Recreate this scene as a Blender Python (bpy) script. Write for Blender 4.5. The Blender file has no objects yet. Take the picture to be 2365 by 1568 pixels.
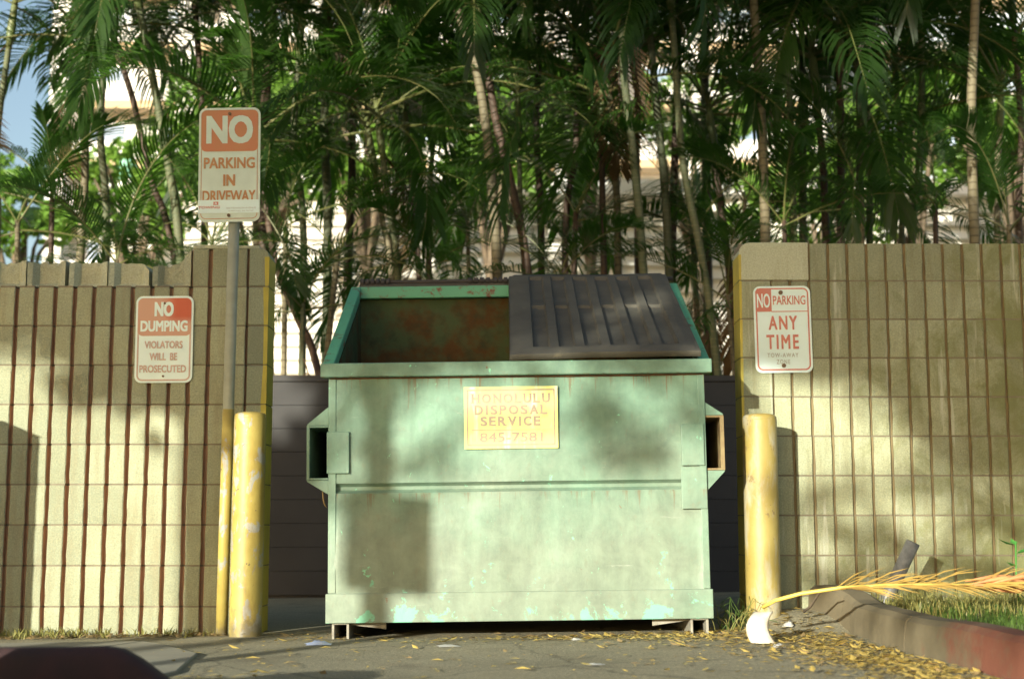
import bpy, bmesh, math, random
from mathutils import Vector, Matrix, Euler
R = math.radians
rnd = random.Random(7)
scene = bpy.context.scene
C = scene.collection

# ------------------------------------------------------------------ camera
CAM_Z, PITCH, LENS = 0.505, R(7.6), 50.0
PW, PH = 2365.0, 1568.0                    # pixel frame used for measuring
FPX = PW * LENS / 36.0
cam_d = bpy.data.cameras.new('camera')
cam = bpy.data.objects.new('camera', cam_d)
C.objects.link(cam)
cam.location = (0, 0, CAM_Z)
cam.rotation_euler = (math.pi / 2 + PITCH, 0, 0)
cam_d.lens = LENS
cam_d.sensor_width = 36.0
cam_d.clip_start, cam_d.clip_end = 0.05, 3000
cam_d.dof.use_dof = True
cam_d.dof.focus_distance = 6.95
cam_d.dof.aperture_fstop = 2.4
scene.camera = cam

# ------------------------------------------------------------------ light
SUN_AZ, SUN_EL = R(29), R(10.5)            # light travels towards +Y and +X
SDIR = Vector((math.sin(SUN_AZ) * math.cos(SUN_EL), math.cos(SUN_AZ) * math.cos(SUN_EL), -math.sin(SUN_EL)))
w = bpy.data.worlds.new('World')
scene.world = w
w.use_nodes = True
nt = w.node_tree
bg = nt.nodes['Background']
sky = nt.nodes.new('ShaderNodeTexSky')
sky.sky_type = 'NISHITA'
sky.sun_disc = False
sky.sun_elevation = SUN_EL
sky.sun_rotation = math.atan2(-SDIR.x, -SDIR.y)
sky.air_density, sky.dust_density, sky.ozone_density = 1.0, 2.6, 0.8
nt.links.new(sky.outputs[0], bg.inputs[0])
bg.inputs[1].default_value = 0.115
sd = bpy.data.lights.new('sun', 'SUN')
sd.energy = 4.5
sd.angle = R(0.55)
sd.color = (1.0, 0.97, 0.83)
sun = bpy.data.objects.new('sun', sd)
C.objects.link(sun)
sun.rotation_euler = SDIR.to_track_quat('-Z', 'Y').to_euler()
sun.location = (-10, -18, 9)
vs = scene.view_settings
vs.view_transform = 'Standard'
vs.look = 'None'
vs.exposure = 1.13
vs.gamma = 1.0
vs.use_curve_mapping = False
scene.render.engine = 'CYCLES'
scene.cycles.use_denoising = True
scene.cycles.max_bounces = 6
scene.cycles.transparent_max_bounces = 4

# ------------------------------------------------------------------ helpers
CP, SP = math.cos(PITCH), math.sin(PITCH)

def at(px, py, Y):
    """world point at depth Y seen at measuring pixel (px, py)"""
    u, v = (px - PW / 2) / FPX, (PH / 2 - py) / FPX
    d = Vector((u, CP - v * SP, SP + v * CP))
    t = Y / d.y
    return Vector((d.x * t, Y, CAM_Z + d.z * t))

def zof(py, Y):
    return at(PW / 2, py, Y).z

class MB:
    def __init__(s):
        s.v, s.f, s.m = [], [], []
    def add(s, verts, faces, mi=0):
        b = len(s.v)
        s.v += [tuple(p) for p in verts]
        s.f += [tuple(i + b for i in f) for f in faces]
        s.m += [mi] * len(faces)
        return s
    def box(s, x0, x1, y0, y1, z0, z1, mi=0):
        v = [(x0, y0, z0), (x1, y0, z0), (x1, y1, z0), (x0, y1, z0), (x0, y0, z1), (x1, y0, z1), (x1, y1, z1), (x0, y1, z1)]
        return s.add(v, [(3, 2, 1, 0), (4, 5, 6, 7), (0, 1, 5, 4), (1, 2, 6, 5), (2, 3, 7, 6), (3, 0, 4, 7)], mi)
    def extrude_x(s, poly, x0, x1, mi=0):
        """poly: (y, z) loop, counter-clockwise seen from +X"""
        n = len(poly)
        v = [(x0, p[0], p[1]) for p in poly] + [(x1, p[0], p[1]) for p in poly]
        f = [tuple(range(n))[::-1], tuple(range(n, 2 * n))] + [(i, (i + 1) % n, n + (i + 1) % n, n + i) for i in range(n)]
        return s.add(v, f, mi)
    def extrude_y(s, poly, y0, y1, mi=0):
        """poly: (x, z) loop, counter-clockwise seen from -Y"""
        n = len(poly)
        v = [(p[0], y0, p[1]) for p in poly] + [(p[0], y1, p[1]) for p in poly]
        f = [tuple(range(n)), tuple(range(n, 2 * n))[::-1]] + [((i + 1) % n, i, n + i, n + (i + 1) % n) for i in range(n)]
        return s.add(v, f, mi)
    def tube(s, pts, rad, n=10, cap=True, mi=0):
        pts = [Vector(p) for p in pts]
        rs = rad if isinstance(rad, (list, tuple)) else [rad] * len(pts)
        b = len(s.v)
        up = Vector((0, 0, 1))
        for i, p in enumerate(pts):
            t = (pts[min(i + 1, len(pts) - 1)] - pts[max(i - 1, 0)]).normalized()
            a = t.cross(up if abs(t.dot(up)) < .97 else Vector((0, 1, 0))).normalized()
            c = a.cross(t)
            for k in range(n):
                q = 2 * math.pi * k / n
                s.v.append(tuple(p + (a * math.cos(q) + c * math.sin(q)) * rs[i]))
        for i in range(len(pts) - 1):
            for k in range(n):
                s.f.append((b + i * n + k, b + i * n + (k + 1) % n, b + (i + 1) * n + (k + 1) % n, b + (i + 1) * n + k))
                s.m.append(mi)
        if cap:
            s.f.append(tuple(b + k for k in range(n))[::-1]); s.m.append(mi)
            e = b + (len(pts) - 1) * n
            s.f.append(tuple(e + k for k in range(n))); s.m.append(mi)
        return s
    def lathe(s, prof, n=24, cx=0, cy=0, mi=0):
        b = len(s.v)
        for (r, z) in prof:
            for k in range(n):
                q = 2 * math.pi * k / n
                s.v.append((cx + r * math.cos(q), cy + r * math.sin(q), z))
        for i in range(len(prof) - 1):
            for k in range(n):
                s.f.append((b + i * n + k, b + i * n + (k + 1) % n, b + (i + 1) * n + (k + 1) % n, b + (i + 1) * n + k)); s.m.append(mi)
        e = b + (len(prof) - 1) * n
        s.f.append(tuple(e + k for k in range(n))); s.m.append(mi)
        return s
    def grid(s, P, mi=0):
        """P[i][j] rows of points"""
        b = len(s.v)
        h, wd = len(P), len(P[0])
        for row in P:
            s.v += [tuple(p) for p in row]
        for i in range(h - 1):
            for j in range(wd - 1):
                s.f.append((b + i * wd + j, b + i * wd + j + 1, b + (i + 1) * wd + j + 1, b + (i + 1) * wd + j)); s.m.append(mi)
        return s
    def mesh(s, name, mats, smooth=False):
        me = bpy.data.meshes.new(name)
        me.from_pydata(s.v, [], s.f)
        for m in (mats if isinstance(mats, (list, tuple)) else [mats]):
            me.materials.append(m)
        if len(set(s.m)) > 1:
            me.polygons.foreach_set('material_index', s.m)
        if smooth:
            me.polygons.foreach_set('use_smooth', [True] * len(me.polygons))
        me.update()
        return me

def link(name, me, parent=None, bevel=0, loc=None, rot=None):
    o = bpy.data.objects.new(name, me)
    C.objects.link(o)
    if parent:
        o.parent = parent
    if loc is not None:
        o.location = loc
    if rot is not None:
        o.rotation_euler = rot
    if bevel:
        b = o.modifiers.new('bevel', 'BEVEL')
        b.width, b.segments, b.limit_method = bevel, 2, 'ANGLE'
        b.angle_limit = R(35)
    return o

def tag(o, label=None, cat=None, group=None, kind=None):
    if label: o['label'] = label
    if cat: o['category'] = cat
    if group: o['group'] = group
    if kind: o['kind'] = kind
    return o

def empty(name, loc=(0, 0, 0), rot=(0, 0, 0)):
    o = bpy.data.objects.new(name, None)
    o.empty_display_size = .2
    C.objects.link(o)
    o.location, o.rotation_euler = loc, rot
    return o

def hsh(x, y=0.0, z=0.0):
    q = math.sin(x * 127.1 + y * 311.7 + z * 74.7) * 43758.5453
    return q - math.floor(q)

def vnoise(x, y):
    xi, yi = math.floor(x), math.floor(y)
    fx, fy = x - xi, y - yi
    fx, fy = fx * fx * (3 - 2 * fx), fy * fy * (3 - 2 * fy)
    a, b, c, d = hsh(xi, yi), hsh(xi + 1, yi), hsh(xi, yi + 1), hsh(xi + 1, yi + 1)
    return (a + (b - a) * fx) * (1 - fy) + (c + (d - c) * fx) * fy

def sstep(a, b, x):
    t = min(1, max(0, (x - a) / (b - a)))
    return t * t * (3 - 2 * t)

# ------------------------------------------------------------------ materials
class NT:
    def __init__(s, name):
        s.m = bpy.data.materials.new(name)
        s.m.use_nodes = True
        s.t = s.m.node_tree
        s.b = s.t.nodes['Principled BSDF']
        s.co = s.n('ShaderNodeTexCoord')
    def n(s, typ, **kw):
        nd = s.t.nodes.new(typ)
        for k, v in kw.items():
            setattr(nd, k, v)
        return nd
    def l(s, a, b):
        s.t.links.new(a, b)
    def noise(s, scale, detail=4, rough=.55, coord='Object', stretch=None, dist=0):
        src = s.n('ShaderNodeNewGeometry').outputs['Position'] if coord == 'World' else s.co.outputs[coord]
        if stretch:
            mp = s.n('ShaderNodeMapping')
            mp.inputs['Scale'].default_value = stretch
            s.l(src, mp.inputs['Vector'])
            src = mp.outputs[0]
        nd = s.n('ShaderNodeTexNoise')
        nd.inputs['Scale'].default_value = scale
        nd.inputs['Detail'].default_value = detail
        nd.inputs['Roughness'].default_value = rough
        nd.inputs['Distortion'].default_value = dist
        s.l(src, nd.inputs['Vector'])
        return nd.outputs['Fac']
    def ramp(s, fac, stops):
        r = s.n('ShaderNodeValToRGB')
        el = r.color_ramp.elements
        while len(el) < len(stops):
            el.new(.5)
        for e, (p, c) in zip(el, stops):
            e.position = p
            e.color = (c, c, c, 1) if not isinstance(c, (tuple, list)) else (*c, 1)
        s.l(fac, r.inputs[0])
        return r.outputs[0]
    def mix(s, fac, a, b, mode='MIX'):
        x = s.n('ShaderNodeMix', data_type='RGBA', blend_type=mode)
        for sock, v in ((x.inputs[0], fac), (x.inputs[6], a), (x.inputs[7], b)):
            if isinstance(v, (int, float)):
                sock.default_value = v
            elif isinstance(v, (tuple, list)):
                sock.default_value = (*v, 1)
            else:
                s.l(v, sock)
        return x.outputs[2]
    def mul(s, a, b):
        x = s.n('ShaderNodeMath', operation='MULTIPLY')
        for sock, v in ((x.inputs[0], a), (x.inputs[1], b)):
            if isinstance(v, (int, float)):
                sock.default_value = v
            else:
                s.l(v, sock)
        return x.outputs[0]
    def sep(s, coord='Object'):
        x = s.n('ShaderNodeSeparateXYZ')
        s.l(s.n('ShaderNodeNewGeometry').outputs['Position'] if coord == 'World' else s.co.outputs[coord], x.inputs[0])
        return x.outputs
    def rand(s):
        return s.n('ShaderNodeObjectInfo').outputs['Random']
    def bump(s, h, strength=.3, dist=.01):
        b = s.n('ShaderNodeBump')
        b.inputs['Strength'].default_value = strength
        b.inputs['Distance'].default_value = dist
        s.l(h, b.inputs['Height'])
        s.l(b.outputs[0], s.b.inputs['Normal'])
    def done(s, col=None, rough=.8, metal=0, spec=None):
        if col is not None:
            if isinstance(col, (tuple, list)):
                s.b.inputs['Base Color'].default_value = (*col, 1)
            else:
                s.l(col, s.b.inputs['Base Color'])
        if isinstance(rough, (int, float)):
            s.b.inputs['Roughness'].default_value = rough
        else:
            s.l(rough, s.b.inputs['Roughness'])
        s.b.inputs['Metallic'].default_value = metal
        if spec is not None:
            s.b.inputs['Specular IOR Level'].default_value = spec
        return s.m

def simple(name, c1, c2=None, scale=8, rough=.8, bump=.2, bdist=.005, metal=0, spec=None, var=0.0, detail=5):
    n = NT(name)
    f = n.noise(scale, detail)
    c2 = c2 or tuple(x * .7 for x in c1)
    col = n.ramp(f, [(.3, c1), (.7, c2)])
    if var:
        k = n.ramp(n.rand(), [(0, 1 - var), (1, 1 + var)])
        col = n.mix(1, col, k, 'MULTIPLY')
    if bump:
        n.bump(n.noise(scale * 6, 4), bump, bdist)
    return n.done(col, rough, metal, spec)

def block_material(name, ca, cb, stain, moss):
    n = NT(name)
    big = n.noise(2.3, 6, .62, 'World')
    col = n.ramp(big, [(.25, ca), (.75, cb)])
    k = n.ramp(n.rand(), [(0, .82), (1, 1.12)])
    col = n.mix(1, col, k, 'MULTIPLY')
    grain = n.ramp(n.noise(120, 4, .75, 'World'), [(.3, .72), (.7, 1.18)])
    col = n.mix(1, col, grain, 'MULTIPLY')
    pit = n.ramp(n.noise(55, 3, .6, 'World'), [(.66, 0), (.72, 1)])
    col = n.mix(n.mul(pit, .55), col, stain)
    st = n.ramp(n.noise(6, 7, .68, 'World', stretch=(1.8, 1.8, .22)), [(.50, 0), (.70, 1)])
    col = n.mix(n.mul(st, .55), col, stain)
    if moss:
        # damp, mossy end of the wall and its foot, in patches
        p = n.sep('World')
        fx = n.n('ShaderNodeMapRange')
        fx.inputs[1].default_value, fx.inputs[2].default_value, fx.inputs[3].default_value, fx.inputs[4].default_value = 1.5, 2.6, -.10, .10
        n.l(p[0], fx.inputs[0])
        fz = n.n('ShaderNodeMapRange')
        fz.inputs[1].default_value, fz.inputs[2].default_value, fz.inputs[3].default_value, fz.inputs[4].default_value = 1.1, .3, -.03, .06
        n.l(p[2], fz.inputs[0])
        a1 = n.n('ShaderNodeMath', operation='ADD'); n.l(fx.outputs[0], a1.inputs[0]); n.l(fz.outputs[0], a1.inputs[1])
        a2 = n.n('ShaderNodeMath', operation='ADD'); n.l(a1.outputs[0], a2.inputs[0]); n.l(n.noise(3.6, 8, .72, 'World', dist=.5), a2.inputs[1])
        ms = n.ramp(a2.outputs[0], [(.47, 0), (.66, 1)])
        col = n.mix(n.mul(ms, .8), col, moss)
        ef = n.ramp(n.noise(2.2, 5, .62, 'World', stretch=(5, 5, .42)), [(.60, 0), (.68, 1)])
        col = n.mix(n.mul(ef, .6), col, (.52, .53, .43))
    n.bump(n.noise(130, 5, .78, 'World'), .8, .006)
    return n.done(col, .92, spec=.2)

M = {}
M['block_left'] = block_material('tan_fluted_block', (.375, .40, .275), (.305, .315, .20), (.23, .19, .11), None)
M['block_right'] = block_material('olive_fluted_block', (.36, .38, .255), (.285, .30, .185), (.19, .175, .09), (.165, .175, .07))
M['block_smooth'] = block_material('smooth_cement', (.47, .50, .37), (.41, .425, .30), (.30, .26, .16), None)
M['groove_left'] = simple('bounce_tint_groove', (.40, .25, .15), (.32, .20, .12), 9, .95, .5, .004)  # warm bounce-light tint painted into the groove faces
M['groove_right'] = simple('shade_brown_groove', (.23, .18, .09), (.16, .125, .065), 9, .95, .5, .004)  # groove shade painted in as a darker brown
M['mortar'] = simple('mortar', (.22, .19, .13), (.16, .135, .09), 20, .95, .5, .004)
M['yellow_wall'] = simple('yellow_painted_block', (.52, .42, .055), (.40, .33, .06), 7, .7, .4, .004)
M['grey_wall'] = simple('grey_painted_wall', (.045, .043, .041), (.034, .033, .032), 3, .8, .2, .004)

def paint_green(name, tan=.5, chips=.60, rust=.675, inner=False):
    n = NT(name)
    a = n.noise(3.0 if inner else 1.9, 6, .62)
    if inner:
        col = n.ramp(a, [(.30, (.045, .075, .03)), (.47, (.065, .09, .04)), (.58, (.085, .048, .018)), (.66, (.07, .036, .014)), (.76, (.035, .025, .014))])
        col = n.mix(n.ramp(n.noise(14, 5), [(.48, 0), (.75, 1)]), col, (.04, .05, .025))
        n.bump(n.noise(40, 5), .3, .004)
        return n.done(col, .85, spec=.15)
    z = n.sep('Object')[2]
    clean, dirty = (.145, .255, .18), (.18, .23, .168)
    zf = n.n('ShaderNodeMapRange')
    zf.inputs[1].default_value, zf.inputs[2].default_value = .25, 1.15
    n.l(z, zf.inputs[0])
    k = n.n('ShaderNodeMath', operation='ADD')
    n.l(zf.outputs[0], k.inputs[0])
    sub = n.n('ShaderNodeMath', operation='SUBTRACT')
    n.l(a, sub.inputs[0]); sub.inputs[1].default_value = tan
    n.l(n.mul(sub.outputs[0], 2.2), k.inputs[1])
    col = n.mix(n.ramp(k.outputs[0], [(.1, 0), (.9, 1)]), dirty, clean)
    # chalky streaks and scuffs
    stv = n.ramp(n.noise(6, 5, .65, stretch=(2.2, 2.2, .25)), [(.35, .90), (.65, 1.06)])
    col = n.mix(1, col, stv, 'MULTIPLY')
    blo = n.ramp(n.noise(7, 7, .7, dist=.3), [(.32, .72), (.62, 1.12)])
    col = n.mix(.8, col, blo, 'MULTIPLY')
    fl = n.ramp(n.noise(17, 7, .72, stretch=(1, 1, .7), dist=.5), [(.655, 0), (.67, 1)])
    col = n.mix(fl, col, (.20, .52, .32))
    sc = n.ramp(n.noise(26, 5, .7, stretch=(1, 1, .6)), [(.58, 0), (.72, 1)])
    col = n.mix(n.mul(sc, .4), col, (.17, .16, .105))
    # bare mint undercoat where paint has flaked, mostly low down
    zl = n.n('ShaderNodeMapRange')
    zl.inputs[1].default_value, zl.inputs[2].default_value = .62, .10
    zl.inputs[3].default_value, zl.inputs[4].default_value = -.09, .05
    n.l(z, zl.inputs[0])
    ad = n.n('ShaderNodeMath', operation='ADD')
    n.l(n.noise(5.0, 10, .72, dist=.3), ad.inputs[0]); n.l(zl.outputs[0], ad.inputs[1])
    ch = n.ramp(ad.outputs[0], [(chips, 0), (chips + .015, 1)])
    col = n.mix(ch, col, (.165, .43, .285))
    # rust runs that start at the rim seam and the crease
    def runs(z0, length, thr):
        f_ = n.n('ShaderNodeMapRange')
        f_.inputs[1].default_value, f_.inputs[2].default_value, f_.inputs[3].default_value, f_.inputs[4].default_value = z0 - length, z0, -.16, .07
        n.l(z, f_.inputs[0])
        gt = n.n('ShaderNodeMath', operation='LESS_THAN'); n.l(z, gt.inputs[0]); gt.inputs[1].default_value = z0
        ad_ = n.n('ShaderNodeMath', operation='ADD'); n.l(f_.outputs[0], ad_.inputs[0]); n.l(n.noise(20, 5, .7, stretch=(1.6, 1.6, .07)), ad_.inputs[1])
        return n.mul(n.ramp(ad_.outputs[0], [(thr, 0), (thr + .10, 1)]), gt.outputs[0])
    col = n.mix(n.mul(runs(1.245, .22, .58), .65), col, (.15, .085, .035))
    col = n.mix(n.mul(runs(.685, .16, .58), .6), col, (.15, .10, .05))
    # long horizontal scrapes
    scr = n.ramp(n.noise(15, 6, .7, stretch=(.22, 1, 2.6), dist=.25), [(.665, 0), (.685, 1)])
    col = n.mix(n.mul(scr, .55), col, (.30, .33, .27))
    rs = n.ramp(n.noise(9, 8, .72, dist=.4), [(rust, 0), (rust + .04, 1)])
    col = n.mix(rs, col, (.16, .065, .025))
    n.bump(n.noise(11, 6, .6), .35, .010)
    return n.done(col, n.ramp(n.noise(12, 4), [(.3, .38), (.7, .62)]), spec=.4)

M['green'] = paint_green('faded_green_steel')
M['green_trim'] = paint_green('green_trim_steel', tan=.42, chips=.65, rust=.655)
M['inner'] = paint_green('rusted_inner_steel', inner=True)
M['bright_green'] = (lambda n: n.done(n.mix(n.ramp(n.noise(11, 8, .75, dist=.5), [(.56, 0), (.62, 1)]), (.10, .36, .21), (.16, .06, .03)), .5))(NT('green_rim_rusty_edge'))
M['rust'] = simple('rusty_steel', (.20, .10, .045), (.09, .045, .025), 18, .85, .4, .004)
M['steel_grey'] = simple('worn_grey_steel', (.30, .29, .23), (.17, .15, .12), 25, .7, .2, .003)
M['tan_rust'] = simple('tan_worn_steel', (.26, .21, .095), (.15, .09, .04), 14, .75, .2, .003)
def lid_mat():
    n = NT('black_plastic_lid')
    col = n.ramp(n.noise(3.2, 5, .6), [(.3, (.062, .060, .050)), (.72, (.115, .11, .088))])
    dust = n.ramp(n.noise(7, 6, .7, dist=.6), [(.60, 0), (.78, 1)])
    col = n.mix(n.mul(dust, .5), col, (.23, .20, .13))
    dr = n.ramp(n.noise(13, 3, .5), [(.775, 0), (.80, 1)])
    col = n.mix(dr, col, (.62, .58, .40))
    n.bump(n.noise(60, 4), .12, .003)
    return n.done(col, .62, spec=.25)
M['lid'] = lid_mat()
M['black'] = simple('black_plastic', (.03, .026, .024), (.05, .042, .036), 9, .6, .1, .003)

def yellow_paint(name):
    n = NT(name)
    col = n.ramp(n.noise(4, 5, .6), [(.3, (.39, .32, .085)), (.7, (.30, .22, .045))])
    gr = n.ramp(n.noise(13, 6, .62, stretch=(1, 1, .5), dist=.4), [(.555, 0), (.58, 1)])
    col = n.mix(gr, col, (.29, .29, .25))
    dk = n.ramp(n.noise(16, 5, .65, stretch=(1, 1, .4)), [(.52, 0), (.70, 1)])
    col = n.mix(n.mul(dk, .6), col, (.22, .14, .035))
    zf_ = n.n('ShaderNodeMapRange'); zf_.inputs[1].default_value, zf_.inputs[2].default_value, zf_.inputs[3].default_value, zf_.inputs[4].default_value = .22, .0, -.2, .25
    n.l(n.sep()[2], zf_.inputs[0])
    aa = n.n('ShaderNodeMath', operation='ADD'); n.l(zf_.outputs[0], aa.inputs[0]); n.l(n.noise(14, 6, .7), aa.inputs[1])
    col = n.mix(n.mul(n.ramp(aa.outputs[0], [(.5, 0), (.72, 1)]), .8), col, (.14, .115, .06))
    ch = n.ramp(n.noise(24, 7, .72, stretch=(1, 1, .8)), [(.645, 0), (.66, 1)])
    col = n.mix(ch, col, (.10, .075, .045))
    n.bump(n.noise(22, 5), .45, .006)
    return n.done(col, .5)
M['yellow'] = yellow_paint('scuffed_yellow_paint')
def yellow_worn():
    n = NT('worn_yellow_bollard')
    col = n.ramp(n.noise(3.5, 5, .6), [(.3, (.33, .27, .085)), (.7, (.27, .20, .045))])
    gr = n.ramp(n.noise(9.0, 8, .66, stretch=(1, 1, .35), dist=.3), [(.48, 0), (.62, 1)])
    col = n.mix(n.mul(gr, .8), col, (.36, .345, .26))
    ch = n.ramp(n.noise(20, 7, .72, stretch=(1, 1, .7)), [(.63, 0), (.65, 1)])
    col = n.mix(n.mul(ch, .8), col, (.17, .12, .06))
    n.bump(n.noise(22, 5), .45, .006)
    return n.done(col, .5)
M['yellow_worn'] = yellow_worn()
M['pipe_dark'] = simple('dull_dark_pipe', (.17, .17, .155), (.09, .088, .08), 30, .45, .2, .003)
M['galv'] = simple('galvanized_pipe', (.33, .34, .25), (.26, .27, .19), 14, .6, .1, .002)

M['sign_white'] = simple('sign_white', (.70, .86, .84), (.64, .79, .76), 6, .4, .05, .001)
M['sign_white_aged'] = simple('sign_white_aged', (.60, .71, .61), (.51, .61, .52), 9, .45, .05, .001)
M['sign_orange'] = simple('sign_faded_orange', (.52, .17, .085), (.46, .21, .085), 7, .5, .05, .001)
M['text_orange'] = simple('text_faded_orange', (.46, .185, .065), (.46, .26, .11), 30, .5, 0)
M['text_pale'] = simple('text_pale_red', (.55, .36, .29), (.56, .43, .35), 40, .5, 0)
M['text_red'] = simple('text_red', (.55, .16, .11), (.56, .22, .16), 40, .5, 0)
M['text_grey'] = simple('text_grey', (.33, .34, .30), (.43, .44, .38), 40, .5, 0)
M['sign_red_patch'] = simple('sign_red', (.56, .15, .105), (.52, .21, .15), 10, .5, 0)
M['bolt'] = simple('rusty_bolt', (.18, .11, .055), (.12, .075, .04), 40, .7, .1, .002)
def faded_red():
    n = NT('sign_unevenly_faded_red')
    x = n.sep('Object')
    a = n.n('ShaderNodeMapRange'); a.interpolation_type = 'SMOOTHSTEP'
    a.inputs[1].default_value, a.inputs[2].default_value = -.03, .07
    n.l(x[0], a.inputs[0])
    b = n.n('ShaderNodeMapRange'); b.interpolation_type = 'SMOOTHSTEP'
    b.inputs[1].default_value, b.inputs[2].default_value = .075, .125
    n.l(x[2], b.inputs[0])
    col = n.mix(n.mul(a.outputs[0], b.outputs[0]), (.55, .31, .215), (.50, .085, .035))
    return n.done(col, .5)
M['faded_red'] = faded_red()
def decal():
    n = NT('yellow_decal')
    col = n.ramp(n.noise(7, 6, .65), [(.3, (.66, .66, .20)), (.7, (.56, .52, .17))])
    wr = n.ramp(n.noise(10, 6, .7, dist=.5), [(.57, 0), (.68, 1)])
    col = n.mix(n.mul(wr, .75), col, (.46, .32, .12))
    fd = n.ramp(n.noise(6, 3, .6, stretch=(2.4, 1, .6)), [(.55, 0), (.72, 1)])
    col = n.mix(n.mul(fd, .7), col, (.66, .70, .50))
    return n.done(col, .5)
M['decal'] = decal()
M['decal_text'] = simple('decal_faded_text', (.24, .18, .14), (.33, .26, .155), 22, .5, 0)

def asphalt():
    n = NT('asphalt')
    col = n.ramp(n.noise(1.4, 6, .6), [(.3, (.33, .30, .20)), (.7, (.24, .22, .145))])
    sp = n.ramp(n.noise(90, 3, .6), [(.4, .75), (.7, 1.3)])
    col = n.mix(1, col, sp, 'MULTIPLY')
    ds = n.ramp(n.noise(3.4, 6, .7, dist=.6), [(.5, 0), (.7, 1)])
    col = n.mix(n.mul(ds, .45), col, (.20, .17, .105))
    vo = n.n('ShaderNodeTexVoronoi', feature='DISTANCE_TO_EDGE')
    vo.inputs['Scale'].default_value = .9
    mp = n.n('ShaderNodeMapping'); n.l(n.co.outputs['Object'], mp.inputs[0])
    ns = n.n('ShaderNodeTexNoise'); ns.inputs['Scale'].default_value = 3; ns.inputs['Detail'].default_value = 6
    n.l(n.co.outputs['Object'], ns.inputs['Vector'])
    wp_ = n.n('ShaderNodeMix', data_type='RGBA', blend_type='ADD'); wp_.inputs[0].default_value = .35
    n.l(mp.outputs[0], wp_.inputs[6]); n.l(ns.outputs['Color'], wp_.inputs[7]); n.l(wp_.outputs[2], vo.inputs['Vector'])
    ck = n.ramp(vo.outputs['Distance'], [(.004, 1), (.014, 0)])
    col = n.mix(n.mul(ck, .4), col, (.055, .05, .036))
    oil = n.ramp(n.noise(1.7, 4, .6), [(.60, 0), (.70, 1)])
    col = n.mix(n.mul(oil, .5), col, (.10, .09, .065))
    agg = n.ramp(n.noise(210, 2, .5), [(.62, 0), (.70, 1)])
    col = n.mix(n.mul(agg, .6), col, (.42, .39, .29))
    n.bump(n.noise(85, 5, .75), .9, .012)
    return n.done(col, .9, spec=.2)
M['asphalt'] = asphalt()
M['concrete'] = simple('sidewalk_concrete', (.25, .235, .17), (.20, .185, .135), 5, .9, .5, .004)
M['soil'] = simple('soil_with_dry_litter', (.17, .13, .07), (.105, .078, .04), 9, .95, .9, .015)
def kerb_mat(name, conc, red, lo, hi):
    n = NT(name)
    y = n.sep('Object')
    f = n.n('ShaderNodeMapRange')
    f.inputs[1].default_value, f.inputs[2].default_value = lo, hi
    n.l(y[1], f.inputs[0])
    ad = n.n('ShaderNodeMath', operation='ADD')
    n.l(f.outputs[0], ad.inputs[0])
    sb = n.n('ShaderNodeMath', operation='MULTIPLY_ADD')
    n.l(n.noise(6, 6, .7), sb.inputs[0]); sb.inputs[1].default_value = 1.6; sb.inputs[2].default_value = -.8
    n.l(sb.outputs[0], ad.inputs[1])
    c = n.ramp(n.noise(7, 5), [(.3, conc), (.7, tuple(q * .72 for q in conc))])
    col = n.mix(n.ramp(ad.outputs[0], [(.35, 0), (.75, 1)]), c, red)
    n.bump(n.noise(40, 5, .7), .5, .006)
    return n.done(col, .85, spec=.2)
M['kerb'] = kerb_mat('kerb_worn_red_paint', (.16, .135, .085), (.165, .064, .042), 6.2, 4.4)
M['kerb_dark'] = simple('kerb_shaded_red_paint', (.040, .014, .014), (.022, .011, .010), 8, .85, .4, .005)  # red kerb paint with its deep shade put into the colour

def leaf_mat(name, c1, c2, trans, tcol, rough=.45, var=.25):
    n = NT(name)
    r = n.rand()
    col = n.mix(r, c1, c2)
    col = n.mix(1, col, n.ramp(n.noise(3, 3), [(.3, 1 - var), (.7, 1 + var)]), 'MULTIPLY')
    m = n.done(col, rough, spec=.35)
    tr = n.n('ShaderNodeBsdfTranslucent')
    tr.inputs[0].default_value = (*tcol, 1)
    mx = n.n('ShaderNodeMixShader')
    mx.inputs[0].default_value = trans
    n.l(n.b.outputs[0], mx.inputs[1]); n.l(tr.outputs[0], mx.inputs[2])
    n.l(mx.outputs[0], n.t.nodes['Material Output'].inputs[0])
    return m
M['frond'] = leaf_mat('palm_frond_green', (.011, .027, .005), (.026, .058, .010), .34, (.11, .31, .026))
M['frond_dry'] = leaf_mat('palm_frond_dry', (.055, .036, .016), (.10, .062, .026), .15, (.12, .07, .03))
M['petiole'] = simple('palm_petiole', (.10, .125, .035), (.13, .12, .04), 8, .5, 0)
M['tree_leaf'] = leaf_mat('broad_leaf', (.10, .20, .03), (.13, .24, .035), .35, (.22, .42, .05))
M['tree_leaf_dark'] = leaf_mat('dark_broad_leaf', (.035, .062, .016), (.05, .08, .02), .2, (.09, .15, .03))
M['bark'] = simple('grey_bark', (.17, .13, .085), (.10, .075, .05), 12, .9, .6, .01)
def trunk_mat(name, a, b, ring):
    n = NT(name)
    z = n.sep('Object')[2]
    wv = n.n('ShaderNodeMath', operation='MULTIPLY'); n.l(z, wv.inputs[0]); wv.inputs[1].default_value = 15
    fr = n.n('ShaderNodeMath', operation='FRACT'); n.l(wv.outputs[0], fr.inputs[0])
    rg = n.ramp(fr.outputs[0], [(.0, 1), (.12, 0), (.9, 0), (1.0, 1)])
    c = n.ramp(n.noise(4, 5, .65, stretch=(1, 1, .6)), [(.3, a), (.7, b)])
    col = n.mix(n.mul(rg, .85), c, ring)
    col = n.mix(1, col, n.ramp(n.rand(), [(0, .75), (1, 1.2)]), 'MULTIPLY')
    n.bump(rg, .5, .01)
    return n.done(col, .7)
M['trunk_tan'] = trunk_mat('ringed_tan_trunk', (.18, .155, .088), (.12, .098, .055), (.055, .042, .025))
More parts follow.
